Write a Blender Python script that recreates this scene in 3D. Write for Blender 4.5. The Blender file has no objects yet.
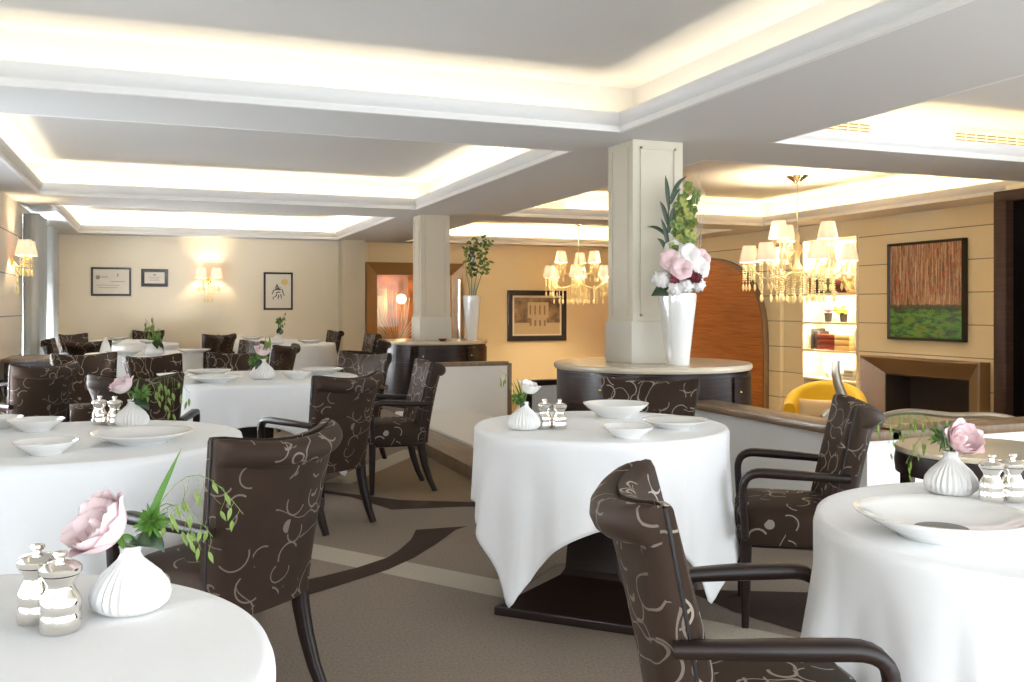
import bpy, bmesh, math, random
from mathutils import Vector, Matrix
R = math.radians
PI = math.pi
sc = bpy.context.scene
COL = sc.collection

# ------------------------------------------------------------------ camera, world, exposure
YAW = 0.36747
cam_data = bpy.data.cameras.new('camera')
cam = bpy.data.objects.new('camera', cam_data)
COL.objects.link(cam)
cam.location = (0, 0, 1.25)
cam.rotation_euler = (PI / 2, 0, -YAW)
cam_data.sensor_width = 36
cam_data.lens = 36 * 923.4 / 1024
cam_data.shift_y = -33.1 / 1024
cam_data.clip_start = 0.05
sc.camera = cam

world = bpy.data.worlds.new('daylight')
sc.world = world
world.use_nodes = True
bgn = world.node_tree.nodes['Background']
bgn.inputs[0].default_value = (0.86, 0.93, 1.0, 1)
bgn.inputs[1].default_value = 1.0

vs = sc.view_settings
vs.view_transform = 'Standard'
vs.look = 'None'
vs.exposure = 1.57
vs.gamma = 1
vs.use_curve_mapping = False
try:
    sc.cycles.use_denoising = True
    sc.cycles.max_bounces = 8
    sc.cycles.diffuse_bounces = 5
    sc.cycles.caustics_reflective = False
    sc.cycles.caustics_refractive = False
    sc.cycles.sample_clamp_indirect = 4
except Exception:
    pass

def area_light(name, loc, rot, sx, sy, power, color=(1, 1, 1), parent=None):
    l = bpy.data.lights.new(name, 'AREA')
    l.shape = 'RECTANGLE'; l.size = sx; l.size_y = sy; l.energy = power; l.color = color
    o = bpy.data.objects.new(name, l); COL.objects.link(o)
    o.location = loc; o.rotation_euler = rot
    if parent: o.parent = parent
    return o

def point_light(name, loc, power, color, rad=0.03, parent=None):
    l = bpy.data.lights.new(name, 'POINT')
    l.energy = power; l.color = color; l.shadow_soft_size = rad
    o = bpy.data.objects.new(name, l); COL.objects.link(o)
    o.location = loc
    if parent: o.parent = parent
    return o

DAY = (0.80, 0.90, 1.0)
WARM = (1.0, 0.80, 0.52)
GOLD = (1.0, 0.74, 0.40)
# daylight entering through the windows of the left wall plus added fill lamps
for wy, wl, wp in ((2.0, 3.4, 70), (7.6, 3.6, 250), (13.6, 2.6, 1000)):
    area_light('window_daylight', (-1.75, wy, 1.5), (0, -PI / 2, 0), 1.7, wl, wp, DAY)
    area_light('soffit_fill', (-1.76, wy, 0.75), (0, -PI / 2 - R(28), 0), 0.9, wl, wp * 0.45, (0.86, 0.93, 1.0))  # added lamp tilted up to brighten the beam undersides
area_light('rear_fill', (2.6, -2.3, 1.5), (PI / 2, 0, 0), 8.0, 1.8, 32, (0.80, 0.90, 1.0))  # unseen fill lamp added behind the viewer
area_light('soffit_fill', (2.6, -2.3, 0.6), (PI / 2 + R(25), 0, 0), 8.0, 1.0, 50, (0.80, 0.90, 1.0))  # second added fill behind the viewer, tilted up at the beams
area_light('lounge_daylight', (9.3, 1.3, 1.1), (0, PI / 2, 0), 2.2, 4.5, 80, DAY)

# ------------------------------------------------------------------ materials
def lin(c):
    c = c / 255
    return c / 12.92 if c <= 0.04045 else ((c + 0.055) / 1.055) ** 2.4
def rgb(r, g, b): return (lin(r), lin(g), lin(b), 1)

class NT:
    def __init__(self, name):
        self.m = bpy.data.materials.new(name); self.m.use_nodes = True
        self.t = self.m.node_tree; self.n = self.t.nodes; self.b = self.n['Principled BSDF']
    def node(self, typ, **kw):
        nd = self.n.new(typ)
        for k, v in kw.items(): setattr(nd, k, v)
        return nd
    def link(self, a, b): self.t.links.new(a, b)
    def coord(self, kind='Object'):
        return self.node('ShaderNodeTexCoord').outputs[kind]
    def mapping(self, vec, scale=(1, 1, 1), rot=(0, 0, 0)):
        m = self.node('ShaderNodeMapping'); m.inputs['Scale'].default_value = scale; m.inputs['Rotation'].default_value = rot
        self.link(vec, m.inputs['Vector']); return m.outputs[0]
    def noise(self, vec, scale, detail=2, rough=0.5):
        nd = self.node('ShaderNodeTexNoise'); nd.inputs['Scale'].default_value = scale
        nd.inputs['Detail'].default_value = detail; nd.inputs['Roughness'].default_value = rough
        self.link(vec, nd.inputs['Vector']); return nd
    def math(self, op, a, b=None, clamp=False):
        nd = self.node('ShaderNodeMath', operation=op, use_clamp=clamp)
        for i, v in enumerate((a, b)):
            if v is None: continue
            if isinstance(v, (int, float)): nd.inputs[i].default_value = v
            else: self.link(v, nd.inputs[i])
        return nd.outputs[0]
    def mix(self, fac, a, b):
        nd = self.node('ShaderNodeMix', data_type='RGBA')
        if isinstance(fac, (int, float)): nd.inputs[0].default_value = fac
        else: self.link(fac, nd.inputs[0])
        for i, v in ((6, a), (7, b)):
            if isinstance(v, tuple): nd.inputs[i].default_value = v
            else: self.link(v, nd.inputs[i])
        return nd.outputs[2]
    def ramp(self, fac, stops):
        nd = self.node('ShaderNodeValToRGB'); cr = nd.color_ramp
        while len(cr.elements) < len(stops): cr.elements.new(0.5)
        for e, (p, c) in zip(cr.elements, stops): e.position = p; e.color = c
        self.link(fac, nd.inputs[0]); return nd.outputs[0]
    def bump(self, h, strength=0.3, dist=0.01):
        nd = self.node('ShaderNodeBump'); nd.inputs['Strength'].default_value = strength; nd.inputs['Distance'].default_value = dist
        self.link(h, nd.inputs['Height']); self.link(nd.outputs[0], self.b.inputs['Normal'])
    def base(self, c):
        if isinstance(c, tuple): self.b.inputs['Base Color'].default_value = c
        else: self.link(c, self.b.inputs['Base Color'])
    def set(self, rough=0.5, metal=0.0, spec=0.5, **kw):
        self.b.inputs['Roughness'].default_value = rough; self.b.inputs['Metallic'].default_value = metal
        self.b.inputs['Specular IOR Level'].default_value = spec
        for k, v in kw.items(): self.b.inputs[k].default_value = v

def plain(name, col, rough=0.5, metal=0.0, spec=0.5, var=0.05, scale=14, **kw):
    t = NT(name); n = t.noise(t.coord(), scale, 3)
    d = tuple(c * (1 - var) for c in col[:3]) + (1,)
    t.base(t.mix(n.outputs[0], d, col)); t.set(rough, metal, spec, **kw)
    return t.m

def emis(name, col, strength):
    t = NT(name); t.base(col); t.b.inputs['Emission Color'].default_value = col; t.b.inputs['Emission Strength'].default_value = strength
    return t.m

def wall_mat(name, col, spacing, phase, rough=0.6):
    t = NT(name)
    g = t.node('ShaderNodeNewGeometry'); sx = t.node('ShaderNodeSeparateXYZ'); t.link(g.outputs['Position'], sx.inputs[0])
    n = t.noise(t.coord(), 3.0, 3)
    c = t.mix(n.outputs[0], tuple(v * 0.95 for v in col[:3]) + (1,), col)
    if spacing:
        z = t.math('ADD', sx.outputs[2], 10 * spacing - phase)
        f = t.math('ABSOLUTE', t.math('SUBTRACT', t.math('MODULO', z, spacing), spacing / 2))
        line = t.math('GREATER_THAN', f, spacing / 2 - 0.006)
        c = t.mix(line, c, tuple(v * 0.35 for v in col[:3]) + (1,))
    t.base(c); t.set(rough, spec=0.3)
    return t.m

def wood(name, dark, light, rough=0.35, axis=2, sc_=1.0, spec=0.5):
    t = NT(name); s = [1.2, 1.2, 1.2]; s[axis] = 26
    v = t.mapping(t.coord(), tuple(k * sc_ for k in s))
    n = t.noise(v, 2.2, 5, 0.6)
    t.base(t.ramp(n.outputs[0], [(0.32, dark), (0.68, light)])); t.set(rough, spec=spec)
    return t.m

def carpet(name, col, var=0.22):
    t = NT(name); co = t.coord()
    n = t.noise(co, 95, 2); n2 = t.noise(co, 3, 3)
    c = t.mix(n.outputs[0], tuple(v * (1 - 2 * var) for v in col[:3]) + (1,), tuple(min(1, v * (1 + 1.6 * var)) for v in col[:3]) + (1,))
    c = t.mix(t.math('MULTIPLY', n2.outputs[0], 0.25), c, tuple(v * 0.75 for v in col[:3]) + (1,))
    t.base(c); t.set(0.95, spec=0.1); t.bump(n.outputs[0], 0.5, 0.006)
    return t.m

def brocade(name, base, hi, silver, cell=9.0, amount=1.0):
    """dark velvet with pale woven crescents and squiggles"""
    t = NT(name); co = t.coord()
    soft = t.noise(co, 7, 3)
    body = t.mix(soft.outputs[0], base, hi)
    warp = t.noise(co, 9, 1)
    def crescents(scale, r0, w, off):
        mp = t.node('ShaderNodeMapping'); mp.inputs['Location'].default_value = (off, off * 1.7, off * 0.6)
        t.link(co, mp.inputs['Vector'])
        vv = t.node('ShaderNodeTexVoronoi'); vv.inputs['Scale'].default_value = scale; vv.inputs['Randomness'].default_value = 0.75
        t.link(mp.outputs[0], vv.inputs['Vector'])
        ring = t.math('ABSOLUTE', t.math('SUBTRACT', vv.outputs['Distance'], r0))
        ring = t.math('LESS_THAN', ring, w)
        sub = t.node('ShaderNodeVectorMath', operation='SUBTRACT')
        scl = t.node('ShaderNodeVectorMath', operation='SCALE'); scl.inputs['Scale'].default_value = 1.0
        t.link(mp.outputs[0], scl.inputs[0])
        t.link(scl.outputs[0], sub.inputs[0]); t.link(vv.outputs['Position'], sub.inputs[1])
        dirv = t.node('ShaderNodeVectorMath', operation='SUBTRACT'); t.link(vv.outputs['Color'], dirv.inputs[0]); dirv.inputs[1].default_value = (0.5, 0.5, 0.5)
        dot = t.node('ShaderNodeVectorMath', operation='DOT_PRODUCT'); t.link(sub.outputs[0], dot.inputs[0]); t.link(dirv.outputs[0], dot.inputs[1])
        return t.math('MULTIPLY', ring, t.math('GREATER_THAN', dot.outputs['Value'], 0.004))
    a = crescents(cell, 0.40, 0.026, 0.0)
    b = crescents(cell * 0.8, 0.42, 0.022, 3.3)
    sq = t.noise(co, 7.5, 0.4)
    line = t.math('LESS_THAN', t.math('ABSOLUTE', t.math('SUBTRACT', sq.outputs[0], 0.5)), 0.007)
    gate = t.noise(co, 5.3, 0)
    line = t.math('MULTIPLY', line, t.math('GREATER_THAN', gate.outputs[0], 0.47))
    pat = t.math('MAXIMUM', t.math('MAXIMUM', a, b), line)
    pat = t.math('MULTIPLY', pat, amount)
    t.base(t.mix(pat, body, silver))
    t.link(t.math('SUBTRACT', 0.62, t.math('MULTIPLY', pat, 0.3)), t.b.inputs['Roughness'])
    t.b.inputs['Specular IOR Level'].default_value = 0.15; t.b.inputs['Sheen Weight'].default_value = 0.05; t.b.inputs['Sheen Roughness'].default_value = 0.4
    t.b.inputs['Sheen Tint'].default_value = (0.8, 0.72, 0.62, 1)
    t.bump(pat, 0.25, 0.004)
    return t.m

def linen(name, col):
    t = NT(name); co = t.coord()
    n = t.noise(co, 5, 3); f = t.noise(co, 420, 1)
    t.base(t.mix(n.outputs[0], tuple(v * 0.97 for v in col[:3]) + (1,), col)); t.set(0.75, spec=0.2)
    t.b.inputs['Sheen Weight'].default_value = 0.1
    mix = t.math('ADD', n.outputs[0], t.math('MULTIPLY', f.outputs[0], 0.05))
    t.bump(mix, 0.3, 0.03)
    return t.m

def glass_mat(name, col=(1, 1, 1, 1), rough=0.02, trans=0.9, alpha=1.0):
    t = NT(name); t.base(col); t.set(rough, **{'Transmission Weight': trans, 'IOR': 1.45, 'Alpha': alpha}); return t.m

M = {}
M['ceiling'] = plain('ceiling_paint', rgb(212, 210, 207), 0.8, var=0.02)
M['cornice'] = plain('cornice_paint', rgb(232, 230, 227), 0.6, var=0.02)
M['wall_cream'] = wall_mat('cream_wall', rgb(247, 236, 214), 0, 0)
M['wall_gold'] = wall_mat('gold_cream_wall', rgb(248, 230, 190), 0, 0)
M['wall_panel'] = wall_mat('panelled_wall', rgb(250, 238, 208), 0.385, 0.28)
M['pier_panel'] = wall_mat('panelled_pier', rgb(242, 234, 218), 0.455, 0.25)
M['pillar'] = plain('pillar_paint', rgb(214, 204, 182), 0.55, var=0.03)
M['plinth_stone'] = plain('pillar_plinth_paint', rgb(214, 208, 194), 0.5, var=0.04)
M['carpet'] = carpet('grey_brown_carpet', rgb(148, 134, 121))
M['carpet_cream'] = carpet('cream_carpet', rgb(190, 180, 164), 0.1)
M['carpet_dark'] = carpet('dark_brown_carpet', rgb(70, 56, 48), 0.15)
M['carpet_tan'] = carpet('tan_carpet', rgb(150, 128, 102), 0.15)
M['carpet_lounge'] = carpet('lounge_carpet', rgb(150, 128, 96), 0.15)
M['dark_wood'] = wood('dark_wood', rgb(30, 20, 17), rgb(44, 30, 24), 0.36, spec=0.3)
M['macassar'] = wood('macassar_veneer', rgb(28, 21, 20), rgb(62, 46, 38), 0.32, 2, 1.6, 0.2)
M['ledge_wood'] = wood('ledge_wood', rgb(104, 82, 60), rgb(138, 112, 84), 0.35, 0)
M['arch_wood'] = wood('arch_veneer', rgb(150, 84, 36), rgb(192, 120, 58), 0.35, 2, 0.8)
M['bronze'] = plain('bronze_frame', rgb(158, 122, 80), 0.4, 0.2, var=0.15)
M['bronze_dark'] = plain('fireplace_surround', rgb(122, 98, 74), 0.45, 0.2, var=0.12)
M['black'] = plain('black_frame', rgb(30, 24, 22), 0.4)
M['soot'] = plain('firebox', rgb(40, 28, 20), 0.9)
M['linen'] = linen('white_linen', rgb(250, 250, 250))
M['china'] = plain('white_china', rgb(244, 243, 240), 0.12, var=0.01, **{'Coat Weight': 0.4})
M['vase_matte'] = plain('white_bisque', rgb(233, 231, 227), 0.4, var=0.01)
M['grey_dark'] = plain('painted_reflection', rgb(60, 58, 58), 0.2)  # tone of the reflection painted into one plate
M['silver'] = plain('polished_silver', rgb(235, 230, 222), 0.12, 1.0, var=0.03)
M['brocade'] = brocade('brown_brocade', rgb(42, 30, 22), rgb(62, 46, 35), rgb(150, 139, 126), 11.0)
M['brocade_back'] = brocade('brown_brocade_back', rgb(46, 34, 26), rgb(64, 49, 39), rgb(120, 108, 98), 11.0)
M['velvet'] = brocade('plain_brown_velvet', rgb(70, 56, 47), rgb(86, 70, 59), rgb(100, 86, 75), 7.0, 0.5)
M['yellow'] = plain('yellow_velvet', rgb(226, 186, 20), 0.7, **{'Sheen Weight': 0.3})
M['cushion'] = plain('beige_cushion', rgb(225, 196, 150), 0.8)
M['grey_fabric'] = plain('grey_upholstery', rgb(150, 146, 144), 0.8)
M['cream_fabric'] = plain('cream_upholstery', rgb(228, 206, 160), 0.7)
M['silver_leaf'] = plain('silver_leaf_frame', rgb(214, 206, 190), 0.3, 0.7, var=0.2)
M['floral'] = brocade('pale_floral_weave', rgb(206, 194, 172), rgb(224, 214, 196), rgb(120, 104, 84), 8)
def drape(name, col, thru):
    t = NT(name); t.base(col); t.set(0.9, spec=0.1)
    tr = t.node('ShaderNodeBsdfTranslucent'); tr.inputs['Color'].default_value = col
    mx = t.node('ShaderNodeMixShader'); mx.inputs[0].default_value = thru
    t.link(t.b.outputs[0], mx.inputs[1]); t.link(tr.outputs[0], mx.inputs[2]); t.link(mx.outputs[0], t.n['Material Output'].inputs['Surface'])
    return t.m
M['curtain'] = drape('grey_curtain', rgb(226, 228, 226), 0.5)
M['crystal'] = drape('crystal', (1.0, 0.93, 0.66, 1), 0.45)
M['sheer'] = drape('white_sheer', rgb(240, 243, 246), 0.7)
M['white_frame'] = plain('white_window_frame', rgb(238, 238, 236), 0.4)
M['paper'] = plain('paper', rgb(236, 228, 214), 0.7, var=0.03)
M['ink'] = plain('black_ink', rgb(36, 32, 30), 0.6)
M['yellow_ink'] = plain('yellow_ink', rgb(236, 208, 128), 0.6)
M['grey_ink'] = plain('grey_ink', rgb(150, 142, 134), 0.7)
M['leaf'] = plain('green_leaf', rgb(80, 122, 38), 0.5, var=0.3, scale=40)
M['leaf_lime'] = plain('lime_leaf', rgb(126, 148, 66), 0.5, var=0.25, scale=40)
M['leaf_dark'] = plain('dark_leaf', rgb(44, 66, 34), 0.4, var=0.3, scale=30)
M['stem'] = plain('green_stem', rgb(110, 130, 70), 0.6)
M['twig'] = plain('pale_twig', rgb(210, 204, 190), 0.6)
M['rose_pink'] = plain('pink_petal', rgb(246, 220, 220), 0.6, var=0.06, scale=30, **{'Subsurface Weight': 0.15})
M['petal_white'] = plain('white_petal', rgb(248, 244, 240), 0.6, var=0.04, scale=30)
M['petal_blush'] = plain('blush_petal', rgb(246, 214, 214), 0.6, var=0.12, scale=25)
M['petal_red'] = plain('dark_red_petal', rgb(112, 16, 36), 0.6, var=0.3, scale=30)
M['orchid'] = plain('green_orchid', rgb(172, 176, 92), 0.6, var=0.25, scale=20)
M['marble'] = plain('beige_marble', rgb(226, 212, 186), 0.2, var=0.12, scale=6)
M['brass'] = plain('warm_brass', rgb(214, 178, 112), 0.25, 0.9)
M['chrome'] = plain('chrome', rgb(230, 226, 218), 0.12, 1.0)
M['glass'] = glass_mat('clear_glass', (1, 1, 1, 1), 0.0, 1.0)
M['shade'] = None
def shade_mat(name, col, strength):
    t = NT(name); t.base(col); t.set(0.8, spec=0.1)
    t.b.inputs['Emission Color'].default_value = col; t.b.inputs['Emission Strength'].default_value = strength
    tr = t.node('ShaderNodeBsdfTranslucent'); tr.inputs['Color'].default_value = col
    mx = t.node('ShaderNodeMixShader'); mx.inputs[0].default_value = 0.35
    t.link(t.b.outputs[0], mx.inputs[1]); t.link(tr.outputs[0], mx.inputs[2]); t.link(mx.outputs[0], t.n['Material Output'].inputs['Surface'])
    return t.m
M['shade'] = shade_mat('lit_lampshade', (0.93, 0.80, 0.73, 1), 0.06)
M['bulb'] = emis('lit_bulb', (1.0, 0.82, 0.5, 1), 5.0)
M['led'] = emis('led_strip', (1.0, 0.86, 0.62, 1), 2.0)
M['shelf_white'] = plain('shelf_paint', rgb(246, 236, 212), 0.5)
M['book_red'] = plain('red_leather', rgb(128, 44, 22), 0.5, var=0.3, scale=60)
M['book_cream'] = plain('cream_leather', rgb(226, 186, 122), 0.5, var=0.25, scale=60)
M['book_dark'] = plain('dark_cloth', rgb(54, 46, 44), 0.6)
M['terracotta'] = plain('brown_ceramic', rgb(104, 46, 26), 0.35)
M['pale_blue'] = plain('pale_blue_card', rgb(190, 218, 226), 0.6)
M['pink_flower'] = plain('pink_flower', rgb(236, 130, 160), 0.6)
M['yellow_flower'] = plain('yellow_flower', rgb(244, 220, 90), 0.6)
M['panel_grey'] = plain('painted_partition', rgb(238, 237, 234), 0.6, var=0.02)
M['vent_white'] = plain('vent_paint', rgb(236, 226, 200), 0.5)
M['vent_dark'] = plain('vent_gap', rgb(150, 136, 100), 0.7)

# ------------------------------------------------------------------ mesh helpers
class G:
    def __init__(self): self.v = []; self.f = []; self.mi = []
    def add(self, v, f, mi=0):
        o = len(self.v); self.v += [tuple(p) for p in v]
        self.f += [tuple(i + o for i in q) for q in f]; self.mi += [mi] * len(f); return self
    def xf(self, mat):
        self.v = [tuple(mat @ Vector(p)) for p in self.v]; return self
    def mesh(self, name, mats, sharp=38):
        me = bpy.data.meshes.new(name); me.from_pydata(self.v, [], self.f)
        if not isinstance(mats, (list, tuple)): mats = [mats]
        for m in mats: me.materials.append(m)
        bm = bmesh.new(); bm.from_mesh(me)
        for i, f in enumerate(bm.faces): f.material_index = self.mi[i]; f.smooth = True
        bmesh.ops.recalc_face_normals(bm, faces=bm.faces)
        bm.to_mesh(me); bm.free()
        if sharp: me.set_sharp_from_angle(angle=R(sharp))
        me.update(); return me

def box(x0, x1, y0, y1, z0, z1, bev=0.0, mi=0, g=None):
    g = g or G()
    if bev <= 0:
        v = [(x, y, z) for z in (z0, z1) for y in (y0, y1) for x in (x0, x1)]
        f = [(0, 2, 3, 1), (4, 5, 7, 6), (0, 1, 5, 4), (2, 6, 7, 3), (0, 4, 6, 2), (1, 3, 7, 5)]
        return g.add(v, f, mi)
    bm = bmesh.new(); bmesh.ops.create_cube(bm, size=1)
    for p in bm.verts:
        p.co = ((x0 + x1) / 2 + p.co.x * (x1 - x0), (y0 + y1) / 2 + p.co.y * (y1 - y0), (z0 + z1) / 2 + p.co.z * (z1 - z0))
    bmesh.ops.bevel(bm, geom=bm.edges[:], offset=bev, segments=2, profile=0.5, affect='EDGES')
    bm.verts.index_update()
    g.add([p.co[:] for p in bm.verts], [[q.index for q in f.verts] for f in bm.faces], mi); bm.free()
    return g

def lathe(prof, seg=32, g=None, mi=0, mod=None, cx=0, cy=0, caps=True):
    """prof: list of (r, z); mod(theta, k) scales the radius"""
    g = g or G(); v = []; f = []; n = len(prof)
    for k, (r, z) in enumerate(prof):
        for j in range(seg):
            a = 2 * PI * j / seg; rr = r * (mod(a, k) if mod else 1)
            v.append((cx + rr * math.cos(a), cy + rr * math.sin(a), z))
    for k in range(n - 1):
        for j in range(seg):
            f.append((k * seg + j, k * seg + (j + 1) % seg, (k + 1) * seg + (j + 1) % seg, (k + 1) * seg + j))
    if caps and prof[0][0] > 1e-6: f.append(tuple(range(seg))[::-1])
    if caps and prof[-1][0] > 1e-6: f.append(tuple((n - 1) * seg + j for j in range(seg)))
    return g.add(v, f, mi)

def loft(secs, closed=True, caps=True, g=None, mi=0):
    g = g or G(); n = len(secs[0]); v = [p for s in secs for p in s]; f = []
    for k in range(len(secs) - 1):
        for j in range(n if closed else n - 1):
            f.append((k * n + j, k * n + (j + 1) % n, (k + 1) * n + (j + 1) % n, (k + 1) * n + j))
    if caps and closed:
        f.append(tuple(range(n))[::-1]); f.append(tuple((len(secs) - 1) * n + j for j in range(n)))
    return g.add(v, f, mi)

def tube(path, rad, seg=8, g=None, mi=0, rect=None, up=(0, 0, 1)):
    """round (or rectangular: rect=(side, thick)) tube along a path"""
    P = [Vector(p) for p in path]; secs = []
    side = None
    for i, p in enumerate(P):
        t = (P[min(i + 1, len(P) - 1)] - P[max(i - 1, 0)]).normalized()
        if rect:
            s = Vector(up)              # for rect: 'up' is the fixed side axis
            s = (s - t * s.dot(t)).normalized()
        else:
            if side is None:
                a = Vector((0, 0, 1)) if abs(t.z) < 0.9 else Vector((1, 0, 0)); s = t.cross(a).normalized()
            else:
                s = (side - t * side.dot(t)).normalized()
        side = s; n = t.cross(s)
        r = rad[i] if isinstance(rad, (list, tuple)) else rad
        if rect:
            w, h = (rect[0] * r, rect[1] * r); b = 0.3
            pts = [(-1, -1 + b), (-1 + b, -1), (1 - b, -1), (1, -1 + b), (1, 1 - b), (1 - b, 1), (-1 + b, 1), (-1, 1 - b)]
            secs.append([p + s * (x * w / 2) + n * (y * h / 2) for x, y in pts])
        else:
            secs.append([p + s * (r * math.cos(2 * PI * j / seg)) + n * (r * math.sin(2 * PI * j / seg)) for j in range(seg)])
    return loft(secs, g=g, mi=mi)

def arc_path(pts, rad=0.05, n=5):
    """polyline with rounded corners"""
    P = [Vector(p) for p in pts]; out = [P[0]]
    for i in range(1, len(P) - 1):
        a = (P[i - 1] - P[i]); b = (P[i + 1] - P[i]); r = min(rad, a.length * 0.48, b.length * 0.48)
        p0 = P[i] + a.normalized() * r; p1 = P[i] + b.normalized() * r
        for k in range(n + 1):
            t = k / n; out.append(p0 * (1 - t) ** 2 + P[i] * 2 * t * (1 - t) + p1 * t * t)
    out.append(P[-1]); return out

def ball(c, r, seg=12, rings=8, g=None, mi=0, sq=(1, 1, 1)):
    g = g or G(); v = [(c[0], c[1], c[2] - r * sq[2])]; f = []
    for i in range(1, rings):
        a = -PI / 2 + PI * i / rings
        for j in range(seg):
            b = 2 * PI * j / seg
            v.append((c[0] + r * sq[0] * math.cos(a) * math.cos(b), c[1] + r * sq[1] * math.cos(a) * math.sin(b), c[2] + r * sq[2] * math.sin(a)))
    v.append((c[0], c[1], c[2] + r * sq[2])); t = len(v) - 1
    for j in range(seg):
        f.append((0, 1 + (j + 1) % seg, 1 + j)); f.append((t, t - seg + j, t - seg + (j + 1) % seg))
    for i in range(rings - 2):
        for j in range(seg):
            a = 1 + i * seg + j; b = 1 + i * seg + (j + 1) % seg; f.append((a, b, b + seg, a + seg))
    return g.add(v, f, mi)

def prism(poly, z0, z1, g=None, mi=0):
    g = g or G(); n = len(poly)
    v = [(x, y, z0) for x, y in poly] + [(x, y, z1) for x, y in poly]
    f = [tuple(range(n))[::-1], tuple(range(n, 2 * n))] + [(i, (i + 1) % n, n + (i + 1) % n, n + i) for i in range(n)]
    return g.add(v, f, mi)

def frame(w, h, b, d, g=None, mi=0):
    """picture frame in the XZ plane, centred, border b, depth d towards -Y"""
    g = g or G()
    o = [(-w / 2, -h / 2), (w / 2, -h / 2), (w / 2, h / 2), (-w / 2, h / 2)]
    i = [(-w / 2 + b, -h / 2 + b), (w / 2 - b, -h / 2 + b), (w / 2 - b, h / 2 - b), (-w / 2 + b, h / 2 - b)]
    v = []; f = []
    for k in range(4):
        v += [(o[k][0], 0, o[k][1]), (o[k][0], -d * 0.8, o[k][1]), (o[k][0] * 0.985, -d, o[k][1] * 0.985), (i[k][0], -d * 0.7, i[k][1]), (i[k][0], 0, i[k][1])]
    for k in range(4):
        a = k * 5; c = ((k + 1) % 4) * 5
        for j in range(5): f.append((a + j, c + j, c + (j + 1) % 5, a + (j + 1) % 5))
    return g.add(v, f, mi)

def link(name, me, parent=None, loc=(0, 0, 0), rot=(0, 0, 0)):
    o = bpy.data.objects.new(name, me); COL.objects.link(o)
    o.location = loc; o.rotation_euler = rot
    if parent: o.parent = parent
    return o

def obj(name, g, mats, parent=None, loc=(0, 0, 0), rot=(0, 0, 0), sharp=38):
    return link(name, g.mesh(name, mats, sharp), parent, loc, rot)

def tag(o, label, cat, group=None):
    o['label'] = label; o['category'] = cat
    if group: o['group'] = group
    return o

def struct(name, g, mats, parent=None, **kw):
    o = obj(name, g, mats, parent, **kw)
    if not parent: o['kind'] = 'structure'
    return o

def thing(name, label, cat, loc=(0, 0, 0), rotz=0, group=None):
    o = bpy.data.objects.new(name, None); COL.objects.link(o)
    o.empty_display_size = 0.1; o.location = loc; o.rotation_euler = (0, 0, rotz)
    return tag(o, label, cat, group)

def dup(root, label, loc, rotz, group=None, scale=None):
    def cp(o, parent):
        c = o.copy(); COL.objects.link(c); c.parent = parent
        for ch in o.children: cp(ch, c)
        return c
    r = cp(root, None); r.location = loc; r.rotation_euler = (0, 0, rotz); r['label'] = label
    if group: r['group'] = group
    if scale: r.scale = (scale,) * 3
    return r

class Kind:
    """builds the first instance with make(), copies it afterwards"""
    def __init__(self, make): self.make = make; self.first = None
    def put(self, label, loc, rotz=0, group=None, scale=None):
        if self.first is None:
            r = self.make(label); r.location = loc; r.rotation_euler = (0, 0, rotz)
            if group: r['group'] = group
            if scale: r.scale = (scale,) * 3
            self.first = r; return r
        return dup(self.first, label, loc, rotz, group, scale)

def face(fx, fy): return math.atan2(fy, fx) - PI / 2      # local +Y looks along (fx, fy)

# ------------------------------------------------------------------ room shell
S = 2.45                      # underside of the beams
CT = S + 0.36                 # coffer ceilings
LX0, LX1 = -1.18, 2.98
RX0, RX1 = 4.15, 8.30
COFF = [(LX0, LX1, 0.9, 5.64), (LX0, LX1, 6.42, 10.95), (LX0, LX1, 11.95, 16.25),
        (RX0, RX1, 0.9, 5.60), (RX0, RX1, 6.42, 11.30), (RX0, RX1, 12.0, 16.20)]
FARY = 16.65
def slab(g, z0, z1, holes, X0=-1.9, X1=9.4, Y0=-2.2, Y1=17.2):
    xs = sorted({X0, X1} | {h[0] for h in holes} | {h[1] for h in holes})
    ys = sorted({Y0, Y1} | {h[2] for h in holes} | {h[3] for h in holes})
    def solid(i, j):
        if i < 0 or j < 0 or i >= len(xs) - 1 or j >= len(ys) - 1: return False
        x = (xs[i] + xs[i + 1]) / 2; y = (ys[j] + ys[j + 1]) / 2
        return not any(h[0] < x < h[1] and h[2] < y < h[3] for h in holes)
    for i in range(len(xs) - 1):
        for j in range(len(ys) - 1):
            if not solid(i, j): continue
            a, b, c, d = xs[i], xs[i + 1], ys[j], ys[j + 1]
            g.add([(a, c, z0), (b, c, z0), (b, d, z0), (a, d, z0)], [(0, 3, 2, 1)])
            g.add([(a, c, z1), (b, c, z1), (b, d, z1), (a, d, z1)], [(0, 1, 2, 3)])
            if not solid(i - 1, j): g.add([(a, c, z0), (a, d, z0), (a, d, z1), (a, c, z1)], [(0, 1, 2, 3)][::-1])
            if not solid(i + 1, j): g.add([(b, c, z0), (b, d, z0), (b, d, z1), (b, c, z1)], [(0, 1, 2, 3)])
            if not solid(i, j - 1): g.add([(a, c, z0), (b, c, z0), (b, c, z1), (a, c, z1)], [(0, 1, 2, 3)])
            if not solid(i, j + 1): g.add([(a, d, z0), (b, d, z0), (b, d, z1), (a, d, z1)], [(0, 1, 2, 3)])
    return g
g = G()
UP = 0.19
slab(g, S, S + 0.03, COFF)
slab(g, S + 0.03, CT, [(a - UP, b + UP, c - UP, d + UP) for a, b, c, d in COFF])
box(-1.9, 9.4, -2.2, 17.2, CT, CT + 0.1, g=g)
struct('ceiling', g, M['ceiling'], sharp=20)

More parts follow.
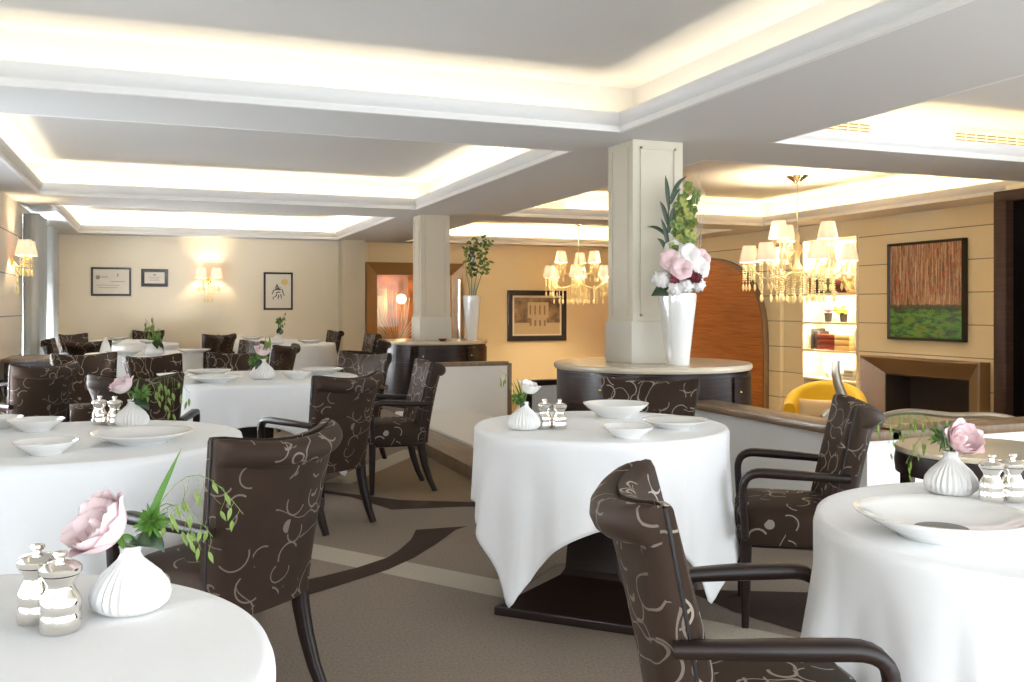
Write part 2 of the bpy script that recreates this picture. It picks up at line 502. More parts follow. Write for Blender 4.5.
PROF = [(0.0, 0.0), (0.03, 0.0), (0.03, 0.03), (0.016, 0.034), (0.016, 0.044), (0.024, 0.050), (0.036, 0.064), (0.046, 0.082), (0.052, 0.105), (0.052, 0.128), (0.03, 0.134), (0.0, 0.134)]
for n, (a, b, c, d) in enumerate(COFF):
    g = G(); v = []; f = []; k = len(PROF)
    for (cx, cy, sx, sy) in ((a, c, 1, 1), (b, c, -1, 1), (b, d, -1, -1), (a, d, 1, -1)):
        v += [(cx + sx * o, cy + sy * o, S + z - 0.001) for o, z in PROF]
    for q in range(4):
        for j in range(k):
            f.append((q * k + j, ((q + 1) % 4) * k + j, ((q + 1) % 4) * k + (j + 1) % k, q * k + (j + 1) % k))
    g.add(v, f)
    struct('trim_%d' % (n + 1), g, M['cornice'], sharp=50)
    warm = n >= 3
    colr = (1.0, 0.74, 0.36) if warm else (1.0, 0.86, 0.62)
    p = (0.78, 1.3, 2.0, 1.2, 2.5, 3.0)[n]                                     # watts per metre of LED strip
    zl = S + 0.05; o = UP * 0.45
    # LED strips lying in the gutter behind the cornice, facing up
    for (lx, ly, sx, sy) in (((a + b) / 2, d + o, b - a, 0.03), ((a + b) / 2, c - o, b - a, 0.03), (a - o, (c + d) / 2, 0.03, d - c), (b + o, (c + d) / 2, 0.03, d - c)):
        area_light('cove_led', (lx, ly, zl), (PI, 0, 0), sx, sy, p * max(sx, sy), colr)

# floor: grey-brown carpet with inlaid bands, one mesh
g = G()
box(-1.9, 3.25, -2.2, 17.2, -0.5, 0.0, g=g)
def inlay(poly, mi, z):
    g.add([(x, y, z) for x, y in poly], [tuple(range(len(poly)))], mi)
def band(p, q, w, mi, z):
    d = (Vector((q[0], q[1])) - Vector((p[0], p[1]))).normalized(); n = Vector((-d.y, d.x)) * w / 2
    inlay([(p[0] + n.x, p[1] + n.y), (q[0] + n.x, q[1] + n.y), (q[0] - n.x, q[1] - n.y), (p[0] - n.x, p[1] - n.y)], mi, z)
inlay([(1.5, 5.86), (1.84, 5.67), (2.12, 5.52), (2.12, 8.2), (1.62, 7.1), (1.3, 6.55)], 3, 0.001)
band((-1.2, 7.5), (2.42, 2.48), 0.21, 1, 0.0015)
band((1.2, 6.6), (2.12, 7.88), 0.21, 1, 0.0015)
inlay([(0.3, 4.05), (0.45, 3.98), (0.68, 4.10), (1.03, 4.32), (1.20, 4.48), (1.38, 4.70), (1.573, 4.963), (1.66, 5.02), (1.363, 5.044), (1.28, 4.84), (1.16, 4.64), (1.075, 4.531), (0.90, 4.41), (0.713, 4.322), (0.5, 4.25)], 2, 0.002)
inlay([(0.55, 7.05), (0.9, 6.62), (1.163, 6.234), (1.48, 5.86), (1.84, 5.66), (2.12, 5.52), (2.12, 5.38), (1.796, 5.521), (1.359, 5.597), (1.193, 6.08), (0.82, 6.55), (0.45, 7.0)], 2, 0.002)
inlay([(2.18, 3.55), (2.22, 3.2), (2.34, 2.84), (2.8, 2.7), (3.1, 3.0), (2.7, 3.3)], 2, 0.002)
band((1.0, 2.6), (2.2, 1.2), 0.21, 1, 0.0015)
inlay([(-0.6, 9.3), (-0.2, 9.0), (0.4, 9.1), (0.8, 9.5), (0.9, 9.9), (0.7, 9.9), (0.3, 9.4), (-0.2, 9.25)], 2, 0.002)
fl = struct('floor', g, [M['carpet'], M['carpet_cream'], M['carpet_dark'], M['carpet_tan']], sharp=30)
LZ = -0.42                    # the lounge lies two steps lower
g = G(); box(3.25, 9.4, -2.2, 17.2, -0.5, LZ, g=g)
struct('floor_lounge', g, M['carpet_lounge'])

# walls
g = G(); box(-1.9, 3.60, FARY, FARY + 0.3, -0.5, CT, g=g)
struct('wall_back', g, M['wall_cream'])
g = G(); AX0, AX1, AZ = 3.74, 5.20, 1.93
box(3.60, AX0, FARY, FARY + 0.3, -0.5, CT, g=g); box(AX1, 9.4, FARY, FARY + 0.3, -0.5, CT, g=g); box(AX0, AX1, FARY, FARY + 0.3, AZ, CT, g=g)
struct('wall_back_lounge', g, M['wall_gold'])
# left wall with its window openings
WIN = [(0.2, 3.8), (5.7, 9.5), (12.25, 15.0)]
g = G(); ys = [-2.2] + [q for w in WIN for q in w] + [FARY]
for k in range(0, len(ys), 2): box(-1.7, -1.48, ys[k], ys[k + 1], 0, S + 0.01, g=g)
for y0, y1 in WIN:
    box(-1.7, -1.48, y0, y1, 0, 0.25, g=g); box(-1.7, -1.48, y0, y1, 2.36, S + 0.01, g=g)
struct('wall_left', g, M['pier_panel'])
for n, (y0, y1) in enumerate(WIN):
    g = G()
    for y in (y0, (y0 + y1) / 2 - 0.03, y1 - 0.06): box(-1.68, -1.62, y, y + 0.06, 0.25, 2.36, 0.006, g=g)
    for z in (0.25, 2.30): box(-1.68, -1.62, y0, y1, z, z + 0.06, 0.006, g=g)
    w = struct('window_%d' % (n + 1), g, M['white_frame'])
    gl = G(); box(-1.652, -1.648, y0, y1, 0.25, 2.36, g=gl); obj('window_pane', gl, M['glass'], w)
# right wall with niche
NY0, NY1, NZ0, NZ1 = 10.03, 11.17, 0.12, 2.26
g = G()
box(8.9, 9.4, 4.2, 8.18, -0.5, CT, g=g); box(8.9, 9.4, 9.52, NY0, -0.5, CT, g=g); box(8.9, 9.4, 8.18, 9.52, 0.40, CT, g=g); box(9.33, 9.4, 8.18, 9.52, -0.5, 0.40, g=g); box(8.9, 9.4, -2.2, -1.4, -0.5, CT, g=g); box(8.9, 9.4, NY1, 11.62, -0.5, CT, g=g)
box(8.9, 9.4, NY0, NY1, -0.5, NZ0, g=g); box(8.9, 9.4, NY0, NY1, NZ1, CT, g=g); box(9.25, 9.4, NY0, NY1, NZ0, NZ1, g=g)
box(8.84, 9.4, 11.62, FARY, -0.5, CT, g=g)

struct('wall_right', g, M['wall_panel'])
# pillars
def pillar(x0, x1, y0, y1, zb, idx):
    g = G(); box(x0, x1, y0, y1, zb, S + 0.01, g=g)
    for (a, b, c, d, e) in ((x0 + 0.06, x1 - 0.06, y0 - 0.008, y0, 0),):
        # raised moulding on the front face
        w = 0.014
        box(a, a + w, c, d, zb + 0.34, S - 0.05, g=g); box(b - w, b, c, d, zb + 0.34, S - 0.05, g=g); box(a, b, c, d, S - 0.064, S - 0.05, g=g); box(a, b, c, d, zb + 0.34, zb + 0.354, g=g)
    c0 = y0 + 0.06; c1 = y1 - 0.06
    box(x0 - 0.008, x0, c0, c0 + 0.014, zb + 0.34, S - 0.05, g=g); box(x0 - 0.008, x0, c1 - 0.014, c1, zb + 0.34, S - 0.05, g=g)
    p = struct('pillar_%d' % idx, g, M['pillar'])
    b = G(); box(x0 - 0.018, x1 + 0.018, y0 - 0.018, y1 + 0.018, zb, zb + 0.30, 0.004, g=b)
    obj('pillar_base', b, M['plinth_stone'], p)
CABZ, CABZ2 = 0.852, 0.83
pillar(3.16, 3.57, 5.82, 6.20, CABZ, 1)
pillar(3.17, 3.56, 11.50, 11.88, CABZ2, 2)
g = G(); box(3.06, 3.46, FARY - 0.4, FARY, 0, S + 0.01, g=g); struct('pillar_3', g, M['pillar'])

# step along the edge of the dining floor
g = G(); box(2.13, 2.43, 5.95, 10.3, 0, 0.10, 0.006, g=g); st = struct('trim_7', g, M['ledge_wood'])
g = G(); box(2.43, 3.25, 6.85, 9.85, 0, 0.12, g=g); obj('carpet_riser', g, M['panel_grey'], st)

# ------------------------------------------------------------------ low partitions
def partition(label, poly, z0, z1, over=0.03, zbot=None):
    """poly: rectangle list of (x0,x1,y0,y1) runs"""
    t = thing('low_partition', label, 'partition')
    g = G()
    for x0, x1, y0, y1 in poly: box(x0, x1, y0, y1, z0, z1 - 0.045, g=g)
    obj('panel', g, M['panel_grey'], t)
    g = G()
    for x0, x1, y0, y1 in poly: box(x0 - over, x1 + over, y0 - over, y1 + over, z1 - 0.045, z1, 0.004, g=g)
    obj('ledge', g, M['ledge_wood'], t)
    return t
partition('long white low wall with brown wooden ledge between dining floor and lounge', [(3.27, 3.43, 3.62, 5.23), (3.43, 7.4, 3.62, 3.78)], LZ, 0.64)
tw = partition('low greige wall with brown wooden cap in front of the far round cabinet', [(2.80, 3.74, 9.86, 9.96)], 0, 0.64, 0.012)
g = G(); box(3.74, 3.79, 9.85, 9.97, 0, 0.62, 0.003, g=g); obj('end_post', g, M['ledge_wood'], tw)
tw = partition('short pale grey low wall with dark trim beside the near round cabinet', [(2.95, 3.6, 7.2, 7.26)], 0, 0.64, 0.012)
for c in tw.children:
    if c.name.startswith('ledge'): c.data.materials[0] = M['dark_wood']
g = G(); box(2.90, 2.95, 7.19, 7.27, 0, 0.62, 0.003, g=g); obj('end_post', g, M['dark_wood'], tw)

# ------------------------------------------------------------------ round cabinets
def cabinet(label, cx, cy, r, z):
    t = thing('round_cabinet', label, 'cabinet', (cx, cy, 0))
    g = lathe([(r - 0.03, 0.0), (r - 0.03, 0.08), (r - 0.005, 0.08), (r - 0.005, z - 0.055), (r - 0.03, z - 0.055), (r - 0.03, z - 0.04)], 72); obj('body', g, M['macassar'], t)
    g = lathe([(r - 0.02, z - 0.045), (r + 0.008, z - 0.042), (r + 0.016, z - 0.03), (r + 0.016, z - 0.012), (r + 0.008, z), (0, z)], 72); obj('worktop', g, M['marble'], t)
    # three doors and drawers as thin curved fronts facing the room
    for k, (a0, a1, za, zb, nm) in enumerate([(188, 236, z - 0.24, z - 0.08, 'drawer'), (188, 236, 0.12, z - 0.26, 'door'), (240, 288, 0.12, z - 0.08, 'door'), (292, 340, 0.12, z - 0.08, 'door')]):
        g = G(); n = 14; v = []
        for zz in (za, zb):
            for rr in (r - 0.004, r + 0.010):
                for j in range(n + 1):
                    a = R(a0 + (a1 - a0) * j / n); v.append((rr * math.cos(a), rr * math.sin(a), zz))
        m = n + 1; f = []
        for j in range(n):
            f += [(m + j, m + j + 1, 3 * m + j + 1, 3 * m + j), (2 * m + j, 3 * m + j, 3 * m + j + 1, 2 * m + j + 1), (j, j + 1, m + j + 1, m + j), (j, 2 * m + j, 2 * m + j + 1, j + 1)]
        f += [(0, m, 3 * m, 2 * m), (n, 2 * m + n, 3 * m + n, m + n)]
        g.add(v, f); d = obj(nm, g, M['macassar'], t)
        a = R(a0 + 5 if nm == 'door' else (a0 + a1) / 2); hh = zb - 0.1 if nm == 'door' else (za + zb) / 2
        h = ball(((r + 0.018) * math.cos(a), (r + 0.018) * math.sin(a), hh), 0.011); obj('knob', h, M['brass'], d)
    return t
cabinet('large round dark wood cabinet with white top around the near pillar', 3.41, 5.99, 0.705, CABZ)
cabinet('round dark wood cabinet with white top around the farther pillar', 3.38, 11.69, 0.705, CABZ2)

# ------------------------------------------------------------------ dining chairs
def chair_meshes():
    D = {}
    Z0, Z1 = 0.33, 0.845
    def cen(v): return (-0.185 - 0.125 * v ** 1.25, Z0 + (Z1 - Z0) * v)
    def hw(v): return 0.198 + 0.058 * v ** 1.3
    def prof_front():
        pts = []
        n = 9
        for i in range(n + 1):
            v = i / n; y, z = cen(v); pts.append((v, y + 0.062 - 0.026 * v, z))
        y, z = cen(1)
        pts += [(1, y + 0.022, z + 0.012), (1, y - 0.002, z + 0.014)]
        for i in range(n, -1, -1):
            v = i / n; y, z = cen(v); pts.append((v, y + 0.004, z - 0.004))
        return pts
    def prof_back():
        pts = []; n = 9
        for i in range(n + 1):
            v = i / n; y, z = cen(v); pts.append((v, y + 0.001, z))
        y, z = cen(1)
        cy, cz, rr = y - 0.024, z - 0.032, 0.041
        for a in (75, 100, 130, 160, 190, 220, 250, 275):
            pts.append((1, cy + rr * math.cos(R(a)), cz + rr * math.sin(R(a))))
        for i in range(7, -1, -1):
            v = i / 9; y, z = cen(v); pts.append((v, y - 0.060 + 0.022 * v, z))
        return pts
    def shell(pts, edge):
        secs = []; N = 18
        yc = sum(p[1] for p in pts) / len(pts)
        for j in range(N + 1):
            u = -1 + 2 * j / N
            # rounded sides
            k = 1.0 if abs(u) < 0.93 else 1 - edge * ((abs(u) - 0.93) / 0.07) ** 2
            s = []
            for v, y, z in pts:
                cy, _ = cen(v)
                yy = cy + (y - cy) * k
                wrap = 0.075 * abs(u) ** 2.2 * (0.5 + 0.5 * v)
                zz = z + 0.028 * (abs(u) ** 2) * v ** 3 - (0.01 * (1 - k) * v)
                s.append((u * hw(min(v, 1)), yy + wrap, zz))
            secs.append(s)
        return loft(secs)
    D['back_cushion'] = shell(prof_front(), 0.5).mesh('back_cushion', M['brocade'], 50)
    D['backrest'] = shell(prof_back(), 0.35).mesh('backrest', M['brocade_back'], 50)
    # seat
    secs = []; n = 40
    def sq(sx, sy, cy, z, crown=0):
        s = []
        for j in range(n):
            a = 2 * PI * j / n; c, d = math.cos(a), math.sin(a); e = 0.32
            x = sx * math.copysign(abs(c) ** e, c); y = sy * math.copysign(abs(d) ** e, d)
            x *= 1 + 0.06 * (y / sy)
            s.append((x, cy + y, z))
        return s
    for sx, sy, z in ((0.225, 0.225, 0.325), (0.245, 0.245, 0.333), (0.25, 0.25, 0.35), (0.25, 0.25, 0.43), (0.24, 0.24, 0.455), (0.20, 0.20, 0.474), (0.12, 0.12, 0.482), (0.03, 0.03, 0.485)):
        secs.append(sq(sx * 0.9, sy * 0.80, 0.0, z))
    D['seat'] = loft(secs).mesh('seat', M['brocade'], 50)
    for s in (-1, 1):
        p = arc_path([(s * 0.236, -0.215, 0.600), (s * 0.256, -0.02, 0.612), (s * 0.262, 0.185, 0.620), (s * 0.252, 0.172, 0.36)], 0.08, 7)
        rr = [1.0 + 0.18 * math.sin(PI * min(1, i / (len(p) * 0.75))) for i in range(len(p))]
        D['armrest', s] = tube(p, rr, rect=(0.040, 0.029), up=(1, 0, 0)).mesh('armrest', M['dark_wood'], 60)
        p = [(s * 0.203, 0.168, 0.345), (s * 0.203, 0.168, 0.2), (s * 0.203, 0.170, 0.0)]
        D['leg', s, 1] = tube(p, [1.0, 0.85, 0.58], rect=(0.046, 0.046), up=(1, 0, 0)).mesh('leg', M['dark_wood'], 60)
        p = [(s * 0.186, -0.165, 0.36), (s * 0.186, -0.175, 0.27), (s * 0.187, -0.195, 0.18), (s * 0.189, -0.228, 0.08), (s * 0.192, -0.265, 0.0)]
        D['leg', s, -1] = tube(p, [1.05, 0.98, 0.88, 0.76, 0.66], rect=(0.046, 0.05), up=(1, 0, 0)).mesh('leg', M['dark_wood'], 60)
    # piping welt along both side seams
    for s in (-1, 1):
        pts = []
        for i in range(10):
            v = i / 9; y, z = cen(v); pts.append((s * (hw(v) + 0.001), y + 0.075 * (0.5 + 0.5 * v) + 0.002, z + 0.028 * v ** 3))
        D['piping', s] = tube(pts, 0.0045, 6).mesh('piping', M['ink'], 60)
    g = box(-0.212, 0.212, -0.19, 0.168, 0.315, 0.345, 0.01)
    D['seat_rail'] = g.mesh('seat_rail', M['dark_wood'])
    return D
CM = chair_meshes()
def make_chair(label):
    t = thing('dining_chair', label, 'chair', group='brocade dining armchairs')
    for k, me in CM.items():
        nm = k if isinstance(k, str) else k[0]
        if nm == 'piping': continue
        o = link(nm, me, t)
        if nm == 'backrest':
            for s in (-1, 1): link('piping', CM['piping', s], o)
    return t
chairs = Kind(make_chair)
CH = [
 ('brown brocade armchair in front, seen edge on, drawn up to the lower right table', 1.215, 1.65, 0.90, -0.43),
 ('brown brocade armchair behind the pink rose, turned away towards the large left table', 0.19, 3.11, -0.65, 0.76),
 ('brown armchair seen from behind, its plain back and sabre legs mid-carpet', 0.87, 5.42, -0.58, 0.81),
 ('brown brocade armchair in profile beside the wooden step, facing left', 1.52, 6.28, -1.0, 0.05),
 ('brown brocade armchair between middle table and white low wall, both arms showing', 2.40, 3.12, -0.84, 0.54),
 ('brown brocade chair whose patterned back rises behind the middle table plates', 2.28, 4.10, -0.62, -0.78),
 ('brown brocade chair behind the central table with its patterned back top facing forward', 1.44, 7.48, -0.68, -0.62),
 ('brown chair beyond the central table, wide plain back top above its plates', 0.66, 7.90, 0.05, -1.0),
 ('brown chair beyond the central table\'s left rim, long curved back top', 0.12, 7.64, 0.6, -0.8),
 ('brown chair seen from behind over the silver mills of the large left table', -0.06, 5.90, 0.2, 0.98),
 ('brown brocade armchair with shiny silver squiggles on its open back, left of room', -0.47, 8.14, 0.35, -0.94),
 ('brown armchair seen from behind left of the shiny patterned chair', -0.88, 7.12, -0.72, 0.69),
 ('brown armchair cut by the left picture edge, seat and arm showing', -1.12, 9.0, 1.0, 0.1),
 ('brown chair standing under the grey curtain beside the wooden console', -0.96, 12.5, 1.0, 0.0),
 ('brown chair in the window corner against the far wall table', -0.97, 14.62, 0.7, -0.7),
 ('brown chair seen from behind beside the white napkin, far left', -0.66, 11.95, 0.3, 0.95),
 ('small distant chair back seen against the far wall under the certificate pair', -0.2, 16.28, -0.3, -0.95),
 ('distant dark chair to the left of the pair standing below the wall sconce', 0.48, 13.2, -0.9, 0.35),
 ('distant plain brown chair to the right of the pair standing below the wall sconce', 0.74, 14.1, -0.4, 0.9),
 ('patterned chair in front of the pair below the sconce, facing forward', 0.80, 10.9, -0.85, -0.35),
 ('brown chair seen edge on in front of the far right white table', 1.02, 9.8, -0.85, 0.5),
 ('distant dark chair back behind the far right table nearest the far pilaster', 2.50, 15.2, -0.95, -0.2),
 ('distant brown chair right of the far white table beneath the pilaster', 2.66, 13.15, -1.0, -0.1),
 ('very dark chair beside the far round cabinet, almost in profile', 2.22, 10.75, -1.0, 0.25),
]
for lab, x, y, fx, fy in CH: chairs.put(lab, (x, y, 0), face(fx, fy))

# ------------------------------------------------------------------ tables and cloths
def pedestal_mesh():
    D = {}
    g = G(); b = 0.34
    box(-b, b, -b, b, 0.0, 0.035, 0.004, g=g)
    secs = [[(x * s, y * s, z) for x, y in ((-1, -1), (1, -1), (1, 1), (-1, 1))] for s, z in ((b * 0.97, 0.035), (0.13, 0.135), (0.115, 0.16))]
    loft(secs, g=g); D['base'] = g.mesh('base', M['dark_wood'], 20)
    g = loft([[(x * s, y * s, z) for x, y in ((-1, -1), (1, -1), (1, 1), (-1, 1))] for s, z in ((0.115, 0.16), (0.105, 0.3), (0.115, 0.55), (0.2, 0.70))]); D['column'] = g.mesh('column', M['dark_wood'], 20)
    return D
PM = pedestal_mesh()
def table(label, x, y, r, rot, name='dining_table'):
    t = thing(name, label, 'table', (x, y, 0), rot, 'round pedestal tables')
    link('base', PM['base'], t); link('column', PM['column'], t)
    obj('tabletop', lathe([(r - 0.03, 0.70), (r - 0.004, 0.705), (r - 0.004, 0.735), (r - 0.012, 0.742), (0, 0.742)], 64), M['dark_wood'], t)
    return t
def cloth(label, x, y, r, a, ang, seed, n=192, longdrop=1.0):
    rnd = random.Random(seed); ph = [rnd.uniform(0, 6.28) for _ in range(4)]
    zt = 0.7500; v = [(0, 0, zt)]; rings = [0.3, 0.6, 0.85, 0.95, 0.985]; H = 20
    cols = []
    for j in range(n):
        p = 2 * PI * j / n; q = p - ang
        c, s = abs(math.cos(q)), abs(math.sin(q)); Rr = a / max(c, s)
        Rr = min(Rr, a * 1.39)
        dl = ((math.degrees(q) - 45 + 45) % 90) - 45        # degrees from nearest corner of the square
        L = Rr - r
        col = [(r * k * math.cos(p), r * k * math.sin(p), zt) for k in rings]
        corner = math.exp(-(dl / 13) ** 2)
        valley = math.exp(-((abs(dl) - 25) / 9) ** 2)
        ph_ = 0.035 * math.sin(9 * p + ph[0]) + 0.025 * math.sin(14 * p + ph[1]) + 0.02 * math.sin(5 * p + ph[2])
        for h in range(H + 1):
            w = (h / H) * L
            if w < 0.012:
                o = w * 0.95
            else:
                k = w / (w + 0.10)
                o = 0.011 + w * (0.022 + 0.09 * corner * k - 0.06 * valley * k + ph_ * k * 2.3 + 0.09 * k * (1 - abs(math.sin(3.5 * p + ph[3]))) ** 3 - 0.07 * k * (1 - abs(math.sin(5.5 * p + ph[2]))) ** 4)
            o = max(0.005, o); dz = math.sqrt(max(0, w * w - min(o, w) ** 2 * 0.9))
            z = zt - dz * 0.985
            col.append(((r + o) * math.cos(p), (r + o) * math.sin(p), max(z, 0.012)))
        cols.append(col)
    m = len(rings) + H + 1
    for j in range(n): v += cols[j]
    f = []
    for j in range(n):
        a0 = 1 + j * m; b0 = 1 + ((j + 1) % n) * m
        f.append((0, a0, b0))
        for k in range(m - 1): f.append((a0 + k, a0 + k + 1, b0 + k + 1, b0 + k))
    g = G().add(v, f); o = obj('tablecloth', g, M['linen'], None, (x, y, 0), sharp=0)
    md = o.modifiers.new('thickness', 'SOLIDIFY'); md.thickness = 0.003; md.offset = 1
    return tag(o, label, 'tablecloth', 'white tablecloths')
T = dict(
 t1=(-0.380, 1.425, 0.530, 0.84, 0.5), t2=(-0.285, 3.855, 0.595, 1.0, 0.9), t3=(0.655, 6.85, 0.725, 0.99, -0.10), t4=(1.762, 3.533, 0.522, 0.845, -0.33),
 t5=(1.934, 1.516, 0.53, 0.92, 0.30), t6=(-0.12, 11.0, 0.60, 0.96, 0.35), t7=(-0.32, 13.85, 0.60, 0.96, 0.6), t8=(1.72, 13.2, 0.64, 1.0, 0.2), t9=(1.50, 15.1, 0.60, 0.96, 0.5), t10=(-0.62, 15.4, 0.5, 0.85, 0.3))
TL = dict(t1='nearest pedestal table, lower left, under a white cloth', t2='large pedestal table at left under a cloth with plates and mills', t3='central pedestal table whose dark base shows below its cloth',
 t4='middle pedestal table with square pyramid base showing under white cloth', t5='pedestal table at lower right under a white cloth', t6='pedestal table behind the central table, with flower vase on cloth',
 t7='distant pedestal table in front of the sconce wall, left side', t8='far pedestal table before the ink drawing, its cloth catching warm light', t9='farthest pedestal table behind another cloth below the ink drawing', t10='small farthest pedestal table in the corner below the certificates')
CL = dict(t1='white cloth in the lower left corner under pink rose and silver mills', t2='white cloth on the large left table with plates and bowls', t3='white cloth on the central table behind the chair backs',
 t4='white cloth with pointed hanging corner on the middle table', t5='white cloth on the lower right table under a wide plate', t6='white cloth on table behind the central one, tall sprig vase on it',
 t7='white cloth on distant table left of the sconce', t8='cream lit white cloth on far table before the ink drawing', t9='white cloth on the table farthest back under the ink drawing', t10='white cloth in the far left corner below the certificates')
for k, (x, y, r, a, ang) in T.items():
    table(TL[k], x, y, r, R(45) if k == 't4' else ang)
    cloth(CL[k], x, y, r, a, ang, int(k[1:]) * 11 + 4)

# ------------------------------------------------------------------ tableware
def make_plate(label):
    t = lathe([(0.0, 0.004), (0.075, 0.004), (0.08, 0.0), (0.09, 0.0), (0.095, 0.006), (0.13, 0.018), (0.165, 0.034), (0.178, 0.040), (0.180, 0.043), (0.176, 0.044), (0.16, 0.037), (0.12, 0.023), (0.09, 0.014), (0.0, 0.013)], 64)
    return tag(obj('dinner_plate', t, M['china']), label, 'plate', 'wide rimmed white plates')
def make_bowl(label):
    t = lathe([(0.0, 0.004), (0.05, 0.004), (0.052, 0.0), (0.062, 0.0), (0.066, 0.006), (0.09, 0.022), (0.115, 0.042), (0.125, 0.052), (0.127, 0.055), (0.122, 0.055), (0.10, 0.036), (0.07, 0.018), (0.0, 0.012)], 56)
    return tag(obj('bowl', t, M['china']), label, 'bowl', 'shallow white bowls')
plates, bowls = Kind(make_plate), Kind(make_bowl)
TZ = 0.7535
plates.put('wide white plate near the front rim of the large left table', (-0.05, 3.665, TZ))
bowls.put('small white bowl at the front rim of the large left table', (-0.35, 3.50, TZ), scale=0.82)
bowls.put('white bowl at the back of the large left table, beside the silver mills', (-0.455, 4.18, TZ), scale=0.85)
bowls.put('white bowl cut by the left picture edge on the large left table', (-0.62, 4.33, TZ), scale=0.82)
bowls.put('tall flaring white bowl at the back of the middle table', (1.95, 3.75, TZ), scale=1.18)
bowls.put('small white bowl near the front rim of the middle table', (1.69, 3.15, TZ), scale=0.80)
plates.put('wide white plate at the right rim of the middle table', (2.01, 3.34, TZ), scale=0.78)
pl = plates.put('wide white plate with painted dark reflection on the lower right table', (1.595, 1.54, TZ))
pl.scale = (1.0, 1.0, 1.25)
g = lathe([(0.054, 0.0), (0.055, 0.0012), (0.0, 0.0016)], 48); obj('reflection_disc', g, M['grey_dark'], pl, (0, 0, 0.0135))['label'] = 'dark round reflection painted in the plate well'  # dark reflection in the well, painted as a flat disc
plates.put('wide white plate at the front of the central table', (0.36, 6.48, TZ))
plates.put('white plate at the back left of the central table', (0.36, 7.16, TZ), scale=0.9)
plates.put('white plate at the right side of the central table', (1.16, 7.02, TZ), scale=0.95)
bowls.put('white bowl at the front right of the central table', (0.92, 6.58, TZ))
bowls.put('white bowl at the left rim of the central table', (0.10, 6.78, TZ))
plates.put('white plate left of the vase on the table behind the central one', (-0.32, 10.55, TZ))
plates.put('white plate right of the vase on the table behind the central one', (0.38, 10.7, TZ))
plates.put('white plate on the distant left table, sconce side', (-0.05, 13.75, TZ))
plates.put('white plate on the distant left table, curtain side', (-0.62, 13.7, TZ))
plates.put('white plate on the far table before the ink drawing, left side', (1.45, 13.0, TZ))
plates.put('white plate on the far table before the ink drawing, right side', (2.02, 13.1, TZ))
plates.put('white plate on the farthest table below the ink drawing', (1.4, 15.0, TZ))
plates.put('white plate on the far corner table below the certificates', (-0.55, 15.6, TZ), scale=0.8)

def make_mill(label):
    t = thing('pepper_mill', label, 'mill', group='silver salt and pepper mills')
    body = lathe([(0.028, 0.0), (0.030, 0.003), (0.030, 0.024), (0.0285, 0.027), (0.0285, 0.030), (0.0295, 0.033), (0.0295, 0.046), (0.026, 0.054), (0.0205, 0.064), (0.019, 0.070), (0.0205, 0.074), (0.0265, 0.083), (0.0275, 0.086)], 32)
    obj('body', body, M['silver'], t)
    cap = lathe([(0.0255, 0.086), (0.0295, 0.088), (0.0305, 0.091), (0.0305, 0.097), (0.028, 0.1), (0.022, 0.104), (0.010, 0.107), (0.006, 0.108), (0.0055, 0.111), (0.0085, 0.113), (0.0105, 0.117), (0.009, 0.121), (0.0, 0.123)], 32)
    obj('cap', cap, M['silver'], t)
    return t
mills = Kind(make_mill)
mills.put('silver mill nearest the camera, in front of its twin, lower left table', (-0.138, 1.579, TZ))
mills.put('silver mill partly hidden behind its twin on lower left table', (-0.176, 1.64, TZ))
mills.put('left silver mill of the pair on the large left table', (-0.225, 4.30, TZ))
mills.put('right silver mill of the pair on the large left table, beside the vase', (-0.165, 4.26, TZ))
mills.put('left silver mill of the pair on the middle table beside the white rose', (1.492, 3.50, TZ))
mills.put('right silver mill of the pair on the middle table', (1.545, 3.47, TZ))
mills.put('silver mill beside the rose vase on the lower right table', (1.995, 1.765, TZ))
mills.put('silver mill nearest the right picture edge on the lower right table', (2.055, 1.755, TZ))

def vase_mesh():
    prof = [(0.030, 0.0), (0.052, 0.003), (0.0635, 0.014), (0.066, 0.028), (0.062, 0.044), (0.050, 0.062), (0.034, 0.078), (0.022, 0.090), (0.017, 0.100), (0.0175, 0.108), (0.020, 0.113), (0.017, 0.114), (0.014, 0.108), (0.013, 0.09)]
    amp = [0, 0.01, 0.03, 0.04, 0.045, 0.05, 0.05, 0.03, 0.01, 0, 0, 0, 0, 0]
    return lathe(prof, 112, mod=lambda a, k: 1 + amp[k] * math.cos(28 * a)).mesh('bud_vase', M['vase_matte'], 60)
VM = vase_mesh()
def bud_vase(label, loc, s=1.0):
    o = tag(link('bud_vase', VM, None, loc), label, 'vase', 'ribbed white bud vases'); o.scale = (s, s, s); return o

def petal(r, fmax, half, curl, ang, zoff, asp=1.05):
    """petal cut from an egg-shaped shell: fmax is how far it closes over the top, curl rolls the lip outwards"""
    n = 7; v = []; f = []
    for i in range(n + 1):
        t = i / n; fi = t * fmax
        rr = r * math.sin(min(fi, 2.6)); zz = zoff + r * asp * (1 - math.cos(fi))
        lip = max(0, t - 0.72) / 0.28
        wd = half * (0.45 + 0.55 * math.sin(PI * min(1, t * 0.9 + 0.12))) * math.sqrt(max(0.0, 1 - (max(0, t - 0.5) / 0.52) ** 4) + 0.02)
        for j in range(n + 1):
            u = -1 + 2 * j / n; a = ang + u * wd
            q = rr + curl * r * lip ** 1.6 * (0.6 + 0.4 * (1 - u * u)) + 0.03 * r * u * t
            v.append((q * math.cos(a), q * math.sin(a), zz - curl * r * 0.55 * lip ** 2 + 0.035 * r * math.sin(5 * u + ang * 3) * t))
    m = n + 1
    for i in range(n):
        for j in range(n): f.append((i * m + j, i * m + j + 1, (i + 1) * m + j + 1, (i + 1) * m + j))
    return v, f
